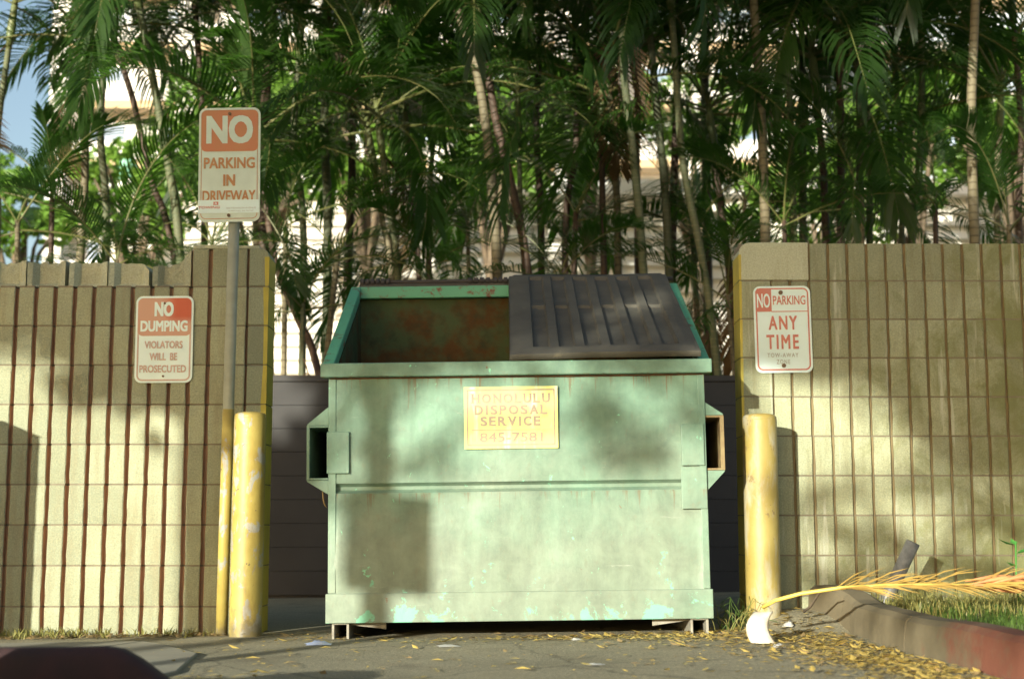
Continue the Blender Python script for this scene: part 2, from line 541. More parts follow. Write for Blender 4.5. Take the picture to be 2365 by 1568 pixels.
M['trunk_green'] = trunk_mat('ringed_green_trunk', (.075, .095, .042), (.10, .105, .055), (.15, .145, .085))
M['trunk_brown'] = trunk_mat('ringed_brown_trunk', (.085, .05, .032), (.055, .034, .022), (.04, .026, .018))
M['shaft'] = simple('palm_crownshaft', (.12, .17, .06), (.15, .15, .06), 6, .5, .1, .004)
M['dead_frond'] = leaf_mat('fallen_frond_leaflets', (.42, .29, .085), (.42, .29, .085), .3, (.46, .30, .07), var=.45)
M['dead_rachis'] = simple('fallen_frond_rachis', (.70, .52, .10), (.62, .42, .08), 9, .45, .05, .002)
M['dead_tip'] = simple('fallen_frond_tip', (.48, .22, .08), (.36, .15, .06), 9, .7, .2, .004)
M['sheath'] = simple('pale_frond_sheath', (.74, .70, .60), (.50, .42, .30), 16, .6, .2, .004)
M['grass'] = leaf_mat('grass', (.085, .15, .03), (.085, .15, .03), .3, (.16, .28, .05))
M['weed'] = leaf_mat('dry_weed', (.26, .25, .08), (.26, .25, .08), .3, (.3, .3, .1))
M['bright_leaf'] = leaf_mat('bright_green_leaf', (.09, .30, .06), (.09, .30, .06), .35, (.16, .45, .08))
M['litter'] = leaf_mat('fallen_yellow_leaf', (.50, .37, .10), (.50, .37, .10), .15, (.45, .33, .08))
M['litter_brown'] = leaf_mat('fallen_tan_leaf', (.33, .23, .10), (.33, .23, .10), .15, (.3, .2, .08))
M['paper'] = simple('white_paper', (.50, .49, .43), (.40, .39, .35), 12, .7, .1, .002)
M['blue_wrap'] = simple('blue_wrapper', (.22, .32, .62), (.62, .66, .74), 9, .35, .1, .002)
M['tower_white'] = simple('tower_white_stucco', (.78, .76, .72), (.72, .70, .66), .4, .8, 0)
M['tower_tan'] = simple('tower_tan_band', (.50, .37, .22), (.45, .33, .19), .4, .8, 0)
def glass():
    n = NT('tower_glass')
    col = n.ramp(n.rand(), [(0, (.18, .25, .36)), (.6, (.38, .48, .60)), (1, (.62, .68, .74))])
    return n.done(col, .12, spec=.6)
M['glass'] = glass()
M['white_wall'] = simple('white_louvre', (.76, .73, .64), (.70, .66, .58), 1.5, .7, .05, .003)
M['sea_green'] = simple('sea_green_dome', (.22, .48, .34), (.18, .40, .29), 3, .5, .05, .003)

# ------------------------------------------------------------------ ground
def gz(x, y):
    z = .0125 * min(4, max(-4, x))
    z += .085 * sstep(.98, 1.42, x) * sstep(6.72, 7.15, y) * (1 - sstep(9, 10, y))
    if abs(x) < 6 and -2 < y < 12:
        z += (vnoise(x * 2.3 + 9, y * 2.3) - .5) * .010
    return z

def axis(lo, hi, step, far0, far1):
    a, v, k = [], lo, step
    while v <= hi:
        a.append(v); v += step
    up, k = a[-1], step
    while up < far1:
        k *= 1.5; up = min(far1, up + k); a.append(up)
    dn, k = lo, step
    while dn > far0:
        k *= 1.5; dn = max(far0, dn - k); a.insert(0, dn)
    return a
xs, ys = axis(-3.5, 3.5, .09, -600, 600), axis(3.6, 8.2, .09, -250, 1500)
mb = MB().grid([[(x, y, gz(x, y)) for x in xs] for y in ys])
g = link('ground', mb.mesh('ground', M['asphalt'], True))
tag(g, kind='structure')

# sidewalk slabs on the left, each slab a piece
side = empty('sidewalk', (-2.2, 5.8, 0)); tag(side, kind='structure')
slab_edges = [(-4.6, -3.25), (-3.24, -2.02), (-2.01, -1.32)]
for i, (x0, x1) in enumerate(slab_edges):
    m_ = MB()
    sk = .30
    y0, y1 = 4.42, 6.72
    if i == 2:
        loop = [(x0 - sk, y0), (x1 - .1, y0), (x1 + .10, 5.3), (x1 + .02, 6.0), (x1 - .28, 6.55), (x0 + sk, y1)]
    else:
        loop = [(x0 - sk, y0), (x1 - sk, y0), (x1 + sk, y1), (x0 + sk, y1)]
    n = len(loop)
    top = [(x, y, gz(x, y) + .014) for x, y in loop]
    bot = [(x, y, gz(x, y) - .05) for x, y in loop]
    m_.add(top + bot, [tuple(range(n)), tuple(range(n, 2 * n))[::-1]] + [(k, n + k, n + (k + 1) % n, (k + 1) % n) for k in range(n)])
    o = link('slab', m_.mesh('slab', M['concrete']), side, .006)
    o.location = (2.2, -5.8, 0)

# right planting bed
def kerb_x(y):
    return 1.575 + .05 * sstep(6.0, 4.0, y) - .10 * sstep(6.7, 7.3, y) ** 2
def bz(x, y):
    return .135 + .03 * sstep(1.7, 3.5, x) + (vnoise(x * 4, y * 4) - .5) * .04
bx, by = [1.60 + .12 * i for i in range(28)], [2.2 + .12 * i for i in range(45)]
mb = MB().grid([[(max(x, kerb_x(y) + .03), y, bz(x, y) - (.03 if x < 1.7 else 0)) for x in bx] for y in by])
o = link('planting_bed', mb.mesh('planting_bed', M['soil'], True)); tag(o, kind='structure')

# kerbs: profile swept along a path, pieces cast in lengths
def kerb_piece(path, h0, wd, side_, parent, mat):
    """path: (x, y, height); face towards -side_"""
    prof = [(0, -.10), (.012, .55), (.02, .86), (.045, 1.0), (wd - .02, 1.0), (wd, .94), (wd, -.1)]
    P = []
    for (x, y, h) in path:
        b = gz(x, y)
        P.append([(x + side_ * u, y, b + (v * h if v > 0 else v)) for u, v in prof])
    m_ = MB().grid(P if side_ > 0 else [r[::-1] for r in P])
    k = len(prof)
    m_.add(P[0], [tuple(range(k))]); m_.add(P[-1], [tuple(range(k))[::-1]])
    o = link('kerb_piece', m_.mesh('kerb_piece', mat, False), parent)
    return o
kr = empty('kerb', (1.6, 6, 0)); tag(kr, kind='structure')
for (ya, yb) in ((7.27, 5.86), (5.85, 4.2), (4.19, 2.2)):
    pts = []
    for i in range(13):
        y = ya + (yb - ya) * i / 12
        hh = .145 * (.82 + .18 * sstep(7.3, 6.9, y)) + (vnoise(y * 5, 1) - .5) * .008
        pts.append((kerb_x(y) + (vnoise(y * 6, 4) - .5) * .012, y, hh))
    o = kerb_piece(pts, .145, .16, 1, kr, M['kerb']); o.location = (-1.6, -6, 0)

kl = empty('kerb_left', (-2, 4.3, 0)); tag(kl, kind='structure')
def kerb_along_x(x0, x1, Yf, mat, parent, ramp=False):
    P = []
    for i in range(31):
        x = x0 + (x1 - x0) * i / 30
        h = .178 + (vnoise(x * 6, 2) - .5) * .008
        if ramp:
            h *= 1 - .95 * sstep(-1.20, -.86, x)
        b = gz(x, Yf)
        P.append([(x, Yf + u, b + (v * h if v > 0 else v)) for u, v in [(0, -.1), (.012, .55), (.02, .86), (.04, 1), (.105, 1), (.12, .9), (.12, -.1)]])
    m_ = MB().grid([r[::-1] for r in P])
    m_.add(P[0], [tuple(range(7))]); m_.add(P[-1], [tuple(range(7))[::-1]])
    o = link('kerb_piece', m_.mesh('kerb_piece', mat, True), parent); o.location = (2, -4.3, 0)
kerb_along_x(-4.8, -2.41, 4.22, M['kerb_dark'], kl)
kerb_along_x(-2.40, -.84, 4.22, M['kerb_dark'], kl, True)

# ------------------------------------------------------------------ block walls
WALL_Y, WALL_T = 7.40, .20
RIB = .1017
def block_mesh(nribs, h, groove, depth, seed, mat, jit=.0018):
    """fluted block: origin at its lower left front, x right, y into the wall"""
    r_ = random.Random(seed)
    rows = 4
    prof = []
    for k in range(nribs):
        x0, x1 = k * RIB, (k + 1) * RIB
        prof += [(x0 + groove * .5, depth), (x0 + groove * .5 + .001, .004), (x0 + groove * .5 + .005, 0), (x1 - groove * .5 - .005, 0), (x1 - groove * .5 - .001, .004), (x1 - groove * .5, depth)]
    P = []
    for i in range(rows + 1):
        z = .003 + (h - .009) * i / rows
        row = [(0, depth, z)]
        for j, (x, y) in enumerate(prof):
            dx = r_.uniform(-jit, jit) if j % 6 in (1, 2, 3, 4) else 0
            e = .0025 if i in (0, rows) and y < depth else 0
            row.append((x + dx, y + e, z))
        row.append((nribs * RIB, depth, z))
        P.append(row)
    m_ = MB().grid(P)
    b, t = P[0], P[-1]
    m_.add(t + [(x, WALL_T - .012, z) for x, y, z in (t[-1], t[0])], [tuple(range(len(t) + 2))])
    m_.add(b + [(x, WALL_T - .012, z) for x, y, z in (b[-1], b[0])], [tuple(range(len(b) + 2))[::-1]])
    for q in (0, -1):
        m_.add([P[0][q], P[-1][q], (P[0][q][0], WALL_T - .012, P[-1][q][2]), (P[0][q][0], WALL_T - .012, P[0][q][2])], [(0, 1, 2, 3)])
    me = m_.mesh('block', mat)
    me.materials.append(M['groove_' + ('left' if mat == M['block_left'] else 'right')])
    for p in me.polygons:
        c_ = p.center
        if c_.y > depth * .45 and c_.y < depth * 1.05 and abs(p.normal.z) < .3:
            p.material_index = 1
    return me

def lay_blocks(root, xa, xb, courses, h, groove, depth, mat, skip=lambda x, z: False, from_right=True):
    """courses: list of z; blocks of 4 ribs laid in half bond away from the free end"""
    cache = {}
    for ci, z in enumerate(courses):
        widths, tot, total = [], 0, int(round((xb - xa) / RIB))
        first = 4 if ci % 2 == 0 else 2
        left = total
        while left > 0:
            n_ = min(first, left); widths.append(n_); left -= n_; first = 4
        x = xb if from_right else xa
        for n_ in widths:
            if from_right:
                x -= n_ * RIB; px_ = x
            else:
                px_ = x; x += n_ * RIB
            if skip(px_ + n_ * RIB / 2, z):
                continue
            v = rnd.randrange(4)
            key = (n_, v)
            if key not in cache:
                cache[key] = block_mesh(n_, h, groove, depth, hash(key) % 1000 + n_ * 7 + v, mat)
            o = link('block', cache[key], root)
            o.location = Vector((px_ + rnd.uniform(-.0015, .0015), WALL_Y + rnd.uniform(-.002, .002), z)) - root.location

# left wall
LX1 = -1.285
HL = .2075
left = empty('block_wall', (-2.7, WALL_Y, 0))
tag(left, 'tan fluted block wall with broken top course, left of dumpster', 'wall', 'fluted block walls')
zl = [.115 + HL * k for k in range(-1, 9)]
XB = at(441, 600, WALL_Y).x          # the full height part begins here
nb = round((LX1 - .105 - XB) / RIB)
lay_blocks(left, LX1 - .105 - RIB * 26, LX1 - .105, zl[:-1], HL, .019, .033, M['block_left'])
lay_blocks(left, LX1 - .105 - RIB * nb, LX1 - .105, zl[-1:], HL, .019, .033, M['block_left'])
XB = LX1 - .105 - RIB * nb
# smooth end pilaster blocks with the yellow painted return
for ci, z in enumerate(zl):
    last = ci == len(zl) - 1
    m_ = MB()
    x0, x1 = LX1 - .103, LX1
    if last:
        r_ = .045
        loop = [(x0, z + .003), (x1, z + .003)] + [(x1 - r_ + r_ * math.cos(R(a)), z + HL - .004 - r_ + r_ * math.sin(R(a))) for a in range(0, 91, 15)] + [(x0, z + HL - .004)]
    else:
        loop = [(x0, z + .003), (x1, z + .003), (x1, z + HL - .006), (x0, z + HL - .006)]
    m_.extrude_y(loop, WALL_Y, WALL_Y + WALL_T)
    o = link('end_block', m_.mesh('end_block', M['block_left']), left, .004)
    o.location = -left.location
    m_ = MB()
    jx = lambda k: (vnoise(z * 31 + k * 3.1, k) - .5) * .012
    ztop = z + HL - (.05 if last else .004)
    m_.add([(x1 - .022 + jx(0), WALL_Y - .0016, z + .002), (x1 + .0018, WALL_Y - .0016, z + .002), (x1 + .0018, WALL_Y - .0016, ztop), (x1 - .022 + jx(1), WALL_Y - .0016, ztop),
            (x1 + .0018, WALL_Y + WALL_T, z + .002), (x1 + .0018, WALL_Y + WALL_T, ztop)], [(0, 1, 2, 3), (1, 4, 5, 2)])
    if not (0 < ci < 0):
        o = link('yellow_edge', m_.mesh('yellow_edge', M['yellow_wall']), left); o.location = -left.location
# mortar core
xl0 = LX1 - .105 - RIB * 26
# keep grooves open: core sits behind the flutes
m_ = MB()
m_.box(xl0 + .004, LX1 - .004, WALL_Y + .042, WALL_Y + WALL_T - .008, -.15, zl[-1] - .002)
m_.box(XB + .003, LX1 - .05, WALL_Y + .042, WALL_Y + WALL_T - .008, zl[-1] - .001, zl[-1] + HL - .008)
for z in zl[1:]:
    for k in range(26):
        if z > zl[-1] - .01 and k >= nb + 0 and False:
            continue
        xr = LX1 - .105 - k * RIB
        m_.box(xr - RIB + .0125, xr - .0125, WALL_Y + .006, WALL_Y + .043, z - .007, z + .004)
    m_.box(LX1 - .1, LX1 - .003, WALL_Y + .005, WALL_Y + .043, z - .007, z + .004)
o = link('mortar', m_.mesh('mortar', M['mortar']), left); o.location = -left.location
# thin cement cap on the full-height end
m_ = MB().extrude_y([(XB + .002, zl[-1] + HL - .005), (LX1 - .05, zl[-1] + HL - .005), (LX1 - .055, zl[-1] + HL + .012), (XB + .01, zl[-1] + HL + .017)], WALL_Y + .004, WALL_Y + WALL_T)
o = link('cement_cap', m_.mesh('cement_cap', M['block_smooth']), left, .004); o.location = -left.location
# broken top course: face shells gone, cells and webs laid open, grout left inside
zb = zl[-1]
xc, wdt, kk = XB - .001, .218, 0
while xc > xl0 + .1:
    x1_, x0_ = xc, xc - wdt + rnd.uniform(-.012, .012)
    hts = [.120 + .022 * vnoise(q * 1.7 + kk * 2.3, 3) for q in range(9)]
    if kk == 0:
        hts = [.105, .112, .118, .112, .125, .130, .150, .172, .196]
    if kk == 1:
        hts = [.128, .130, .131, .128, .132, .130, .13, .118, .085]
    nx, nz = 9, 7
    P = []
    for i in range(nz):
        row = []
        for j in range(nx):
            s_, t_ = j / (nx - 1), i / (nz - 1)
            x = x0_ + .003 + (x1_ - x0_ - .006) * s_
            inset = .050 * sstep(.07, .26, s_) * sstep(.07, .26, 1 - s_) * sstep(-.12, .16, t_)
            y = WALL_Y + .010 + inset + (vnoise(x * 40, t_ * 8 + kk) - .5) * .006
            row.append((x, y, zb + .002 + hts[j] * t_))
        P.append(row)
    m_ = MB().grid(P)
    top = P[-1]
    bk = [(x, WALL_Y + WALL_T - .02, z + .004 * math.sin(x * 90)) for x, y, z in top]
    m_.grid([top, bk])
    m_.grid([bk, [(x, WALL_Y + WALL_T - .02, zb) for x, y, z in top]])
    for q in (0, -1):
        col_ = [r[q] for r in P]
        m_.add(col_ + [(col_[-1][0], WALL_Y + WALL_T - .02, col_[-1][2]), (col_[0][0], WALL_Y + WALL_T - .02, col_[0][2])], [tuple(range(len(col_) + 2))])
    o = link('broken_block', m_.mesh('broken_block', M['block_smooth']), left); o.location = -left.location
    tag(o, 'broken block with its front shell gone')
    xc = x0_ - (.014 if kk % 2 == 0 else .002)
    kk += 1

# right wall
RX0 = 1.20
HR = .2045
right = empty('block_wall', (2.7, WALL_Y, 0))
tag(right, 'olive stained fluted block wall with rounded top corner, right of dumpster', 'wall', 'fluted block walls')
zr = [1.806 - HR * k for k in range(9, -1, -1)]
XR = RX0 + .165
lay_blocks(right, XR, XR + RIB * 26, zr[:-1], HR, .012, .016, M['block_right'], from_right=False)
lay_blocks(right, XR + RIB * 2, XR + RIB * 26, zr[-1:], HR, .012, .016, M['block_right'], from_right=False)
for ci, z in enumerate(zr):
    m_ = MB()
    last = ci == len(zr) - 1
    x0, x1 = RX0, XR - .002
    if last:
        x1 = XR + RIB * 2 - .002
        r_ = .06
        loop = [(x0, z + .003), (x1, z + .003), (x1, z + HR)] + [(x0 + r_ - r_ * math.sin(R(a)), z + HR - r_ + r_ * math.cos(R(a))) for a in range(0, 91, 15)]
    else:
        loop = [(x0, z + .003), (x1, z + .003), (x1, z + HR - .004), (x0, z + HR - .004)]
    m_.extrude_y(loop, WALL_Y, WALL_Y + WALL_T)
    o = link('end_block', m_.mesh('end_block', M['block_smooth'] if last else M['block_right']), right, .004); o.location = -right.location
    m_ = MB()
    ztop = z + HR - (.066 if last else .003)
    m_.add([(x0 - .0018, WALL_Y - .0016, z + .002), (x0 + .010, WALL_Y - .0016, z + .002), (x0 + .012, WALL_Y - .0016, ztop), (x0 - .0018, WALL_Y - .0016, ztop),
            (x0 - .0018, WALL_Y + WALL_T, z + .002), (x0 - .0018, WALL_Y + WALL_T, ztop)], [(0, 1, 2, 3), (4, 0, 3, 5)])
    o = link('yellow_edge', m_.mesh('yellow_edge', M['yellow_wall']), right); o.location = -right.location
m_ = MB()
m_.box(RX0 + .004, XR + RIB * 26 - .004, WALL_Y + .020, WALL_Y + WALL_T - .008, -.15, zr[-1] + HR - .008)
for z in zr[1:]:
    m_.box(RX0 + .003, XR - .004, WALL_Y + .004, WALL_Y + .021, z - .005, z + .004)
    for k in range(26):
        xa = XR + k * RIB
        m_.box(xa + .0085, xa + RIB - .0085, WALL_Y + .0045, WALL_Y + .021, z - .005, z + .004)
o = link('mortar', m_.mesh('mortar', M['mortar']), right); o.location = -right.location

# enclosure back wall (grey painted), side returns out of the same blocks
BW_Y = 11.2
bwz = zof(867, BW_Y)
m_ = MB()
o = empty('enclosure_wall', (0, BW_Y, 0))
tag(o, 'dark grey painted wall closing the dumpster bay behind', 'wall')
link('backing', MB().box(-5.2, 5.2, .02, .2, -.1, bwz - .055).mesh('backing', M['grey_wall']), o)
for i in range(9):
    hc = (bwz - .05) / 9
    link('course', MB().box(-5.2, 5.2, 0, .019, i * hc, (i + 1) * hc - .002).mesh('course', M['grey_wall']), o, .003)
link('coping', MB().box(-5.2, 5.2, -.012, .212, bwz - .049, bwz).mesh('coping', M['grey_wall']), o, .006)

# ------------------------------------------------------------------ dumpster
DX, DY = .037, 6.85
D = empty('dumpster', (DX, DY, .0), (0, R(-.75), 0))
tag(D, 'faded green steel dumpster with one black lid shut and one open', 'dumpster')
def dpart(name, mb_, mat, bevel=.003, parent=None, smooth=False):
    o = link(name, mb_.mesh(name, mat, smooth), parent or D, bevel)
    return o
HWD = .905                                   # half width of the body
DEP = 1.32                                   # depth
z_bot, z_band, z_g0, z_g1 = zof(1433, DY), zof(1365, DY), zof(1134, DY), zof(1111, DY)
z_rb, z_rt = zof(868, DY), zof(834, DY - .03)
zb_rb, zb_rt = zof(689, DY + DEP), zof(662, DY + DEP)
# front panel with the recessed crease
zs = [z_bot + .02, .20, .28, .36, .45, .54, .62, z_g0 - .012, z_g0, z_g0 + .004, z_g0 + .016, z_g1 - .016, z_g1 - .004, z_g1, z_g1 + .012, .82, .90, .98, 1.06, 1.14, z_rb + .03]
P = []
for z in zs:
    row = []
    for j in range(61):
        x = -HWD + 2 * HWD * j / 60
        ing = .030 if z_g0 + .01 < z < z_g1 - .01 else (.012 if z_g0 + .002 < z < z_g1 - .002 else 0)
        e = sstep(.905, .86, abs(x))
        dent = (vnoise(x * 3.1 + 4, z * 3.3) - .5) * .030 + (vnoise(x * 8 + 2, z * 8) - .5) * .010
        row.append((x, ing + dent * e * (0 if ing else 1) * (1 if z < z_g0 else .6), z))
    P.append(row)
fp = dpart('front_panel', MB().grid(P), M['green'], 0)
for p in fp.data.polygons:
    p.use_smooth = True
fp.data.set_sharp_from_angle(angle=R(28))
# back, sides and floor
bk = MB().box(-HWD, HWD, DEP - .012, DEP, z_bot + .02, zb_rb + .03)
dpart('back_panel', bk, M['inner'])
for s in (-1, 1):
    sx = s * HWD
    x0, x1 = (sx, sx + .010) if s < 0 else (sx - .010, sx)
    poly = [(.012, z_bot + .02), (DEP - .014, z_bot + .02), (DEP - .014, zb_rb + .015), (.012, z_rb + .015)]
    dpart('side_panel', MB().extrude_x(poly, x0, x1), M['green'])
    # inner lining in rusted steel
    xi0, xi1 = (sx + .012, sx + .016) if s < 0 else (sx - .016, sx - .012)
    poly = [(.02, z_bot + .06), (DEP - .02, z_bot + .06), (DEP - .02, zb_rb - .01), (.02, z_rb - .01)]
    dpart('side_lining', MB().extrude_x(poly, xi0, xi1), M['inner'], 0)
dpart('floor', MB().box(-HWD + .02, HWD - .02, .03, DEP - .02, z_bot + .03, z_bot + .045), M['inner'], 0)
# bottom band
dpart('base_band', MB().box(-.918, .918, -.014, .004, z_bot, z_band).box(-.918, .918, .004, .05, z_bot, z_bot + .006), M['green'], .003)
dpart('rust_shadow_seam', MB().box(-.90, .90, -.010, .0, z_rb - .007, z_rb - .0005), M['rust'], 0)  # rust line that also paints in the shadow under the rim
# vertical corner flanges
dpart('corner_flange', MB().box(-HWD - .003, -HWD + .034, -.007, .002, z_band + .002, z_rb), M['green_trim'])
dpart('corner_flange', MB().box(HWD - .030, HWD + .003, -.007, .002, z_band + .002, z_rb), M['green_trim'])
# repair plates
def plate(x0, x1, ya, yb, th):
    a, b = at(x0, ya, DY), at(x1, yb, DY)
    return dpart('plate', MB().box(a.x - DX, b.x - DX, -.008 - th, -.001, b.z, a.z), M['green_trim'], .003)
plate(762, 812, 992, 1088, .010)
plate(1578, 1632, 984, 1080, .010)
plate(1577, 1638, 1083, 1180, .006)
# rim
rim_o = .045
dpart('front_rim', MB().box(-.943, .943, -.045, .03, z_rb, z_rt), M['green_trim'], .006)
dpart('back_rim', MB().box(-.943, .943, DEP - .055, DEP + .04, zb_rb, zb_rt), M['bright_green'], .006)
for s in (-1, 1):
    x0, x1 = (-.943, -.885) if s < 0 else (.885, .943)
    poly = [(.032, z_rb + .012), (DEP - .057, zb_rb + .004), (DEP - .057, zb_rt - .002), (.032, z_rt + .010)]
    dpart('side_rim', MB().extrude_x(poly, x0, x1), M['bright_green'], .006)
# fork pockets
for s in (-1, 1):
    if s < 0:
        pts = [(758, 934), (716, 972), (715, 1102), (760, 1136)]
        o0, o1, ot, ob_ = 719, 757, 982, 1097
    else:
        pts = [(1624, 934), (1675, 966), (1679, 1088), (1637, 1138)]
        o0, o1, ot, ob_ = 1631, 1667, 970, 1086
    w_ = [at(a, b, DY) for a, b in pts]
    outer = max(abs(w_[1].x - DX), abs(w_[2].x - DX))
    zt, zb_ = at(0, ot, DY).z, at(0, ob_, DY).z
    zT, zB = w_[0].z, w_[3].z
    zt2, zb2 = w_[1].z, w_[2].z
    th = .011
    X = lambda q: s * q
    def bxx(a, b, y0, y1, z0, z1, m_):
        m_.box(min(X(a), X(b)), max(X(a), X(b)), y0, y1, z0, z1)
    root_p = MB()
    bxx(HWD + .004, outer, .0, .92, zt + .001, zt + th, root_p)
    bxx(HWD + .004, outer, .0, .92, zb_ - th, zb_ - .001, root_p)
    bxx(outer - th, outer, .0, .92, zb_, zt, root_p)
    pk = dpart('fork_pocket', root_p, M['tan_rust'] if s > 0 else M['green_trim'], .002)
    back_ = MB()
    bxx(HWD + .004, outer - th - .001, .91, .918, zb_ + .001, zt - .001, back_)
    dpart('pocket_back', back_, M['inner'], 0, pk)
    for (za, zb3) in ((zt + th + .001, zT), (zb_ - th - .001, zB)):
        up = zb3 > za
        tri = [(X(HWD + .004), za), (X(outer), za), (X(outer), za + (.006 if up else -.006)), (X(HWD + .004), zb3)]
        if (s > 0) != up:
            tri = tri[::-1]
        dpart('gusset', MB().extrude_y(tri, .002, .012), M['green_trim'], .001, pk)
        # sloping cover plate behind the gusset
        cv = MB()
        a1, a2 = (X(outer), za + (.006 if up else -.006)), (X(HWD + .004), zb3)
        cv.add([(a1[0], .013, a1[1]), (a2[0], .013, a2[1]), (a2[0], .9, a2[1]), (a1[0], .9, a1[1])], [(0, 1, 2, 3)])
        dpart('cover_plate', cv, M['green_trim'], 0, pk)
    fr = MB()
    bxx(outer - th - .006 * (1 if s > 0 else .2), outer + .002, -.003, -.0005, zb_ - th, zt + th, fr)
    dpart('pocket_lip', fr, M['tan_rust'] if s > 0 else M['green_trim'], .001, pk)
# skids
for (xa, xb) in ((766, 806), (1596, 1638)):
    x0, x1 = at(xa, 1450, DY).x - DX, at(xb, 1450, DY).x - DX
    m_ = MB()
    zb0 = (-.022 if xa < 1000 else -.006)
    m_.box(x0, x0 + .012, .01, DEP - .03, zb0, z_bot - .008)
    m_.box(x1 - .012, x1, .01, DEP - .03, zb0, z_bot - .008)
    m_.box(x0, x1, .01, DEP - .03, z_bot - .0075, z_bot - .001)
    dpart('skid', m_, M['steel_grey'], .002)
for s, xa, xb in ((-1, 806, 890), (1, 1510, 1596)):
    x0, x1 = at(xa, 1440, DY).x - DX, at(xb, 1440, DY).x - DX
    tri = [(x0, z_bot - .004), (x0, z_bot - .012), (x1, z_bot - .035), (x1, z_bot - .004)] if s < 0 else [(x0, z_bot - .004), (x0, z_bot - .035), (x1, z_bot - .012), (x1, z_bot - .004)]
    dpart('skid_brace', MB().extrude_y(tri, .06, .07), M['steel_grey'], .001)
# hinge bar along the back
zh = zof(648, DY + DEP + .05)
dpart('hinge_bar', MB().tube([(-.90, DEP + .055, zh), (.93, DEP + .055, zh)], .012, 10), M['black'], 0, smooth=True)
for (xa, xb) in ((-.90, -.72), (-.27, -.13), (-.12, .0)):
    n_ = max(2, int((xb - xa) / .03))
    for k in range(n_):
        x0 = xa + (xb - xa) * k / n_
        dpart('hinge_knuckle', MB().tube([(x0, DEP + .055, zh), (x0 + (xb - xa) / n_ * .72, DEP + .055, zh)], .022, 12), M['black'], .003)
# lids
lid_len = math.hypot(DEP + .10, zh - z_rt - .012)
ang = math.atan2(zh - z_rt - .012, DEP + .10)
def lid_mesh(w0, ngr=6):
    gs, gw = [], .068
    margin = .085
    pitch = (w0 - 2 * margin) / ngr
    gc = [margin + pitch * (k + .5) + .01 for k in range(ngr)]
    us = {0, .004, .02, .035, w0 - .035, w0 - .02, w0 - .004, w0}
    for c in gc:
        us |= {c - gw / 2 - .008, c - gw / 2, c + gw / 2, c + gw / 2 + .008, c + gw / 2 + .03}
    us = sorted(us)
    L = lid_len
    vs_ = sorted({0, .004, .03, .05, .095, .11, .30, .5, .7, .85, .895, .905, .965, .975, 1.1, 1.25, L - .07, L - .055, L - .03, L})
    def hgt(u, v):
        h = .026
        for c in gc:
            if c - gw / 2 - .0005 <= u <= c + gw / 2 + .0005 and .109 <= v <= L - .069 and not (.904 <= v <= .966):
                h = .0 if v < .9 else .008
            elif c - gw / 2 - .0005 <= u <= c + gw / 2 + .0005 and .904 <= v <= .966:
                h = .014
        if u < .03 or u > w0 - .03 or v < .04:
            h = .018
        if u < .001 or u > w0 - .001 or v < .001:
            h = -.010
        return h + (vnoise(u * 5, v * 4) - .5) * .010
    m_ = MB().grid([[(u, v, hgt(u, v)) for u in us] for v in vs_])
    return m_
lm = lid_mesh(.925)
lid = dpart('lid', lm, M['lid'], 0)
for p in lid.data.polygons:
    p.use_smooth = True
lid.data.set_sharp_from_angle(angle=R(35))
sol = lid.modifiers.new('thickness', 'SOLIDIFY'); sol.thickness = .006; sol.offset = -1
lid.location = (-.032, -.055, z_rt + .016)
lid.rotation_euler = (ang, 0, 0)
tag(lid, 'black ribbed plastic lid lying shut')
lid2 = dpart('lid', lid_mesh(.885), M['lid'], 0)
sol = lid2.modifiers.new('thickness', 'SOLIDIFY'); sol.thickness = .006; sol.offset = -1
# swung open, hanging down behind the back panel
lid2.rotation_euler = (R(-84), 0, 0)
lid2.rotation_euler = (R(97), 0, 0)
lid2.location = (-.905, DEP + .22, zh - lid_len - .01)
tag(lid2, 'black lid flipped open behind')
dpart('lid_edge', MB().box(-.905, -.02, DEP + .042, DEP + .06, zb_rt + .002, zh - .010), M['black'], .003)

# ------------------------------------------------------------------ text
def text_mesh(body, wd, ht, mat, bold=.0, serif=False, space=1.0, shear=0.0, center=True):
    cu = bpy.data.curves.new('t', 'FONT')
    cu.body = body
    cu.size = 1
    cu.space_character = space
    cu.shear = shear
    cu.resolution_u = 3
    ob = bpy.data.objects.new('t', cu)
    C.objects.link(ob)
    dg = bpy.context.evaluated_depsgraph_get()
    me = bpy.data.meshes.new_from_object(ob.evaluated_get(dg))
    bpy.data.objects.remove(ob)
    bpy.data.curves.remove(cu)
    co = [v.co.copy() for v in me.vertices]
    x0, x1 = min(c.x for c in co), max(c.x for c in co)
    y0, y1 = min(c.y for c in co), max(c.y for c in co)
    for v, c in zip(me.vertices, co):
        v.co = ((c.x - x0) / (x1 - x0) * wd - wd / 2, 0, (c.y - y0) / (y1 - y0) * ht - ht / 2)
    if bold:
        b_ = bold * ht * 1.25
        src = [v.co.copy() for v in me.vertices]
        polys = [tuple(p.vertices) for p in me.polygons]
        V, F = [], []
        for i, (dx, dz_) in enumerate(((-1, -1), (1, 1), (-1, 1), (1, -1), (0, 0))):
            o_ = len(V)
            kx, kz = (wd / 2 - b_) / (wd / 2), (ht / 2 - b_) / (ht / 2)
            V += [(c.x * kx + dx * b_, -.00012 * i, c.z * kz + dz_ * b_) for c in src]
            F += [tuple(q + o_ for q in f) for f in polys]
        me = bpy.data.meshes.new('lettering')
        me.from_pydata(V, [], F)
    me.materials.clear()
    me.materials.append(mat)
    me.name = 'lettering'
    return me

def put_text(parent, body, cx, cz, wd, ht, mat, bold=.02, y=-.004, **k):
    o = link('lettering', text_mesh(body, wd, ht, mat, bold, **k), parent)
    o.location = (cx, y, cz)
    return o

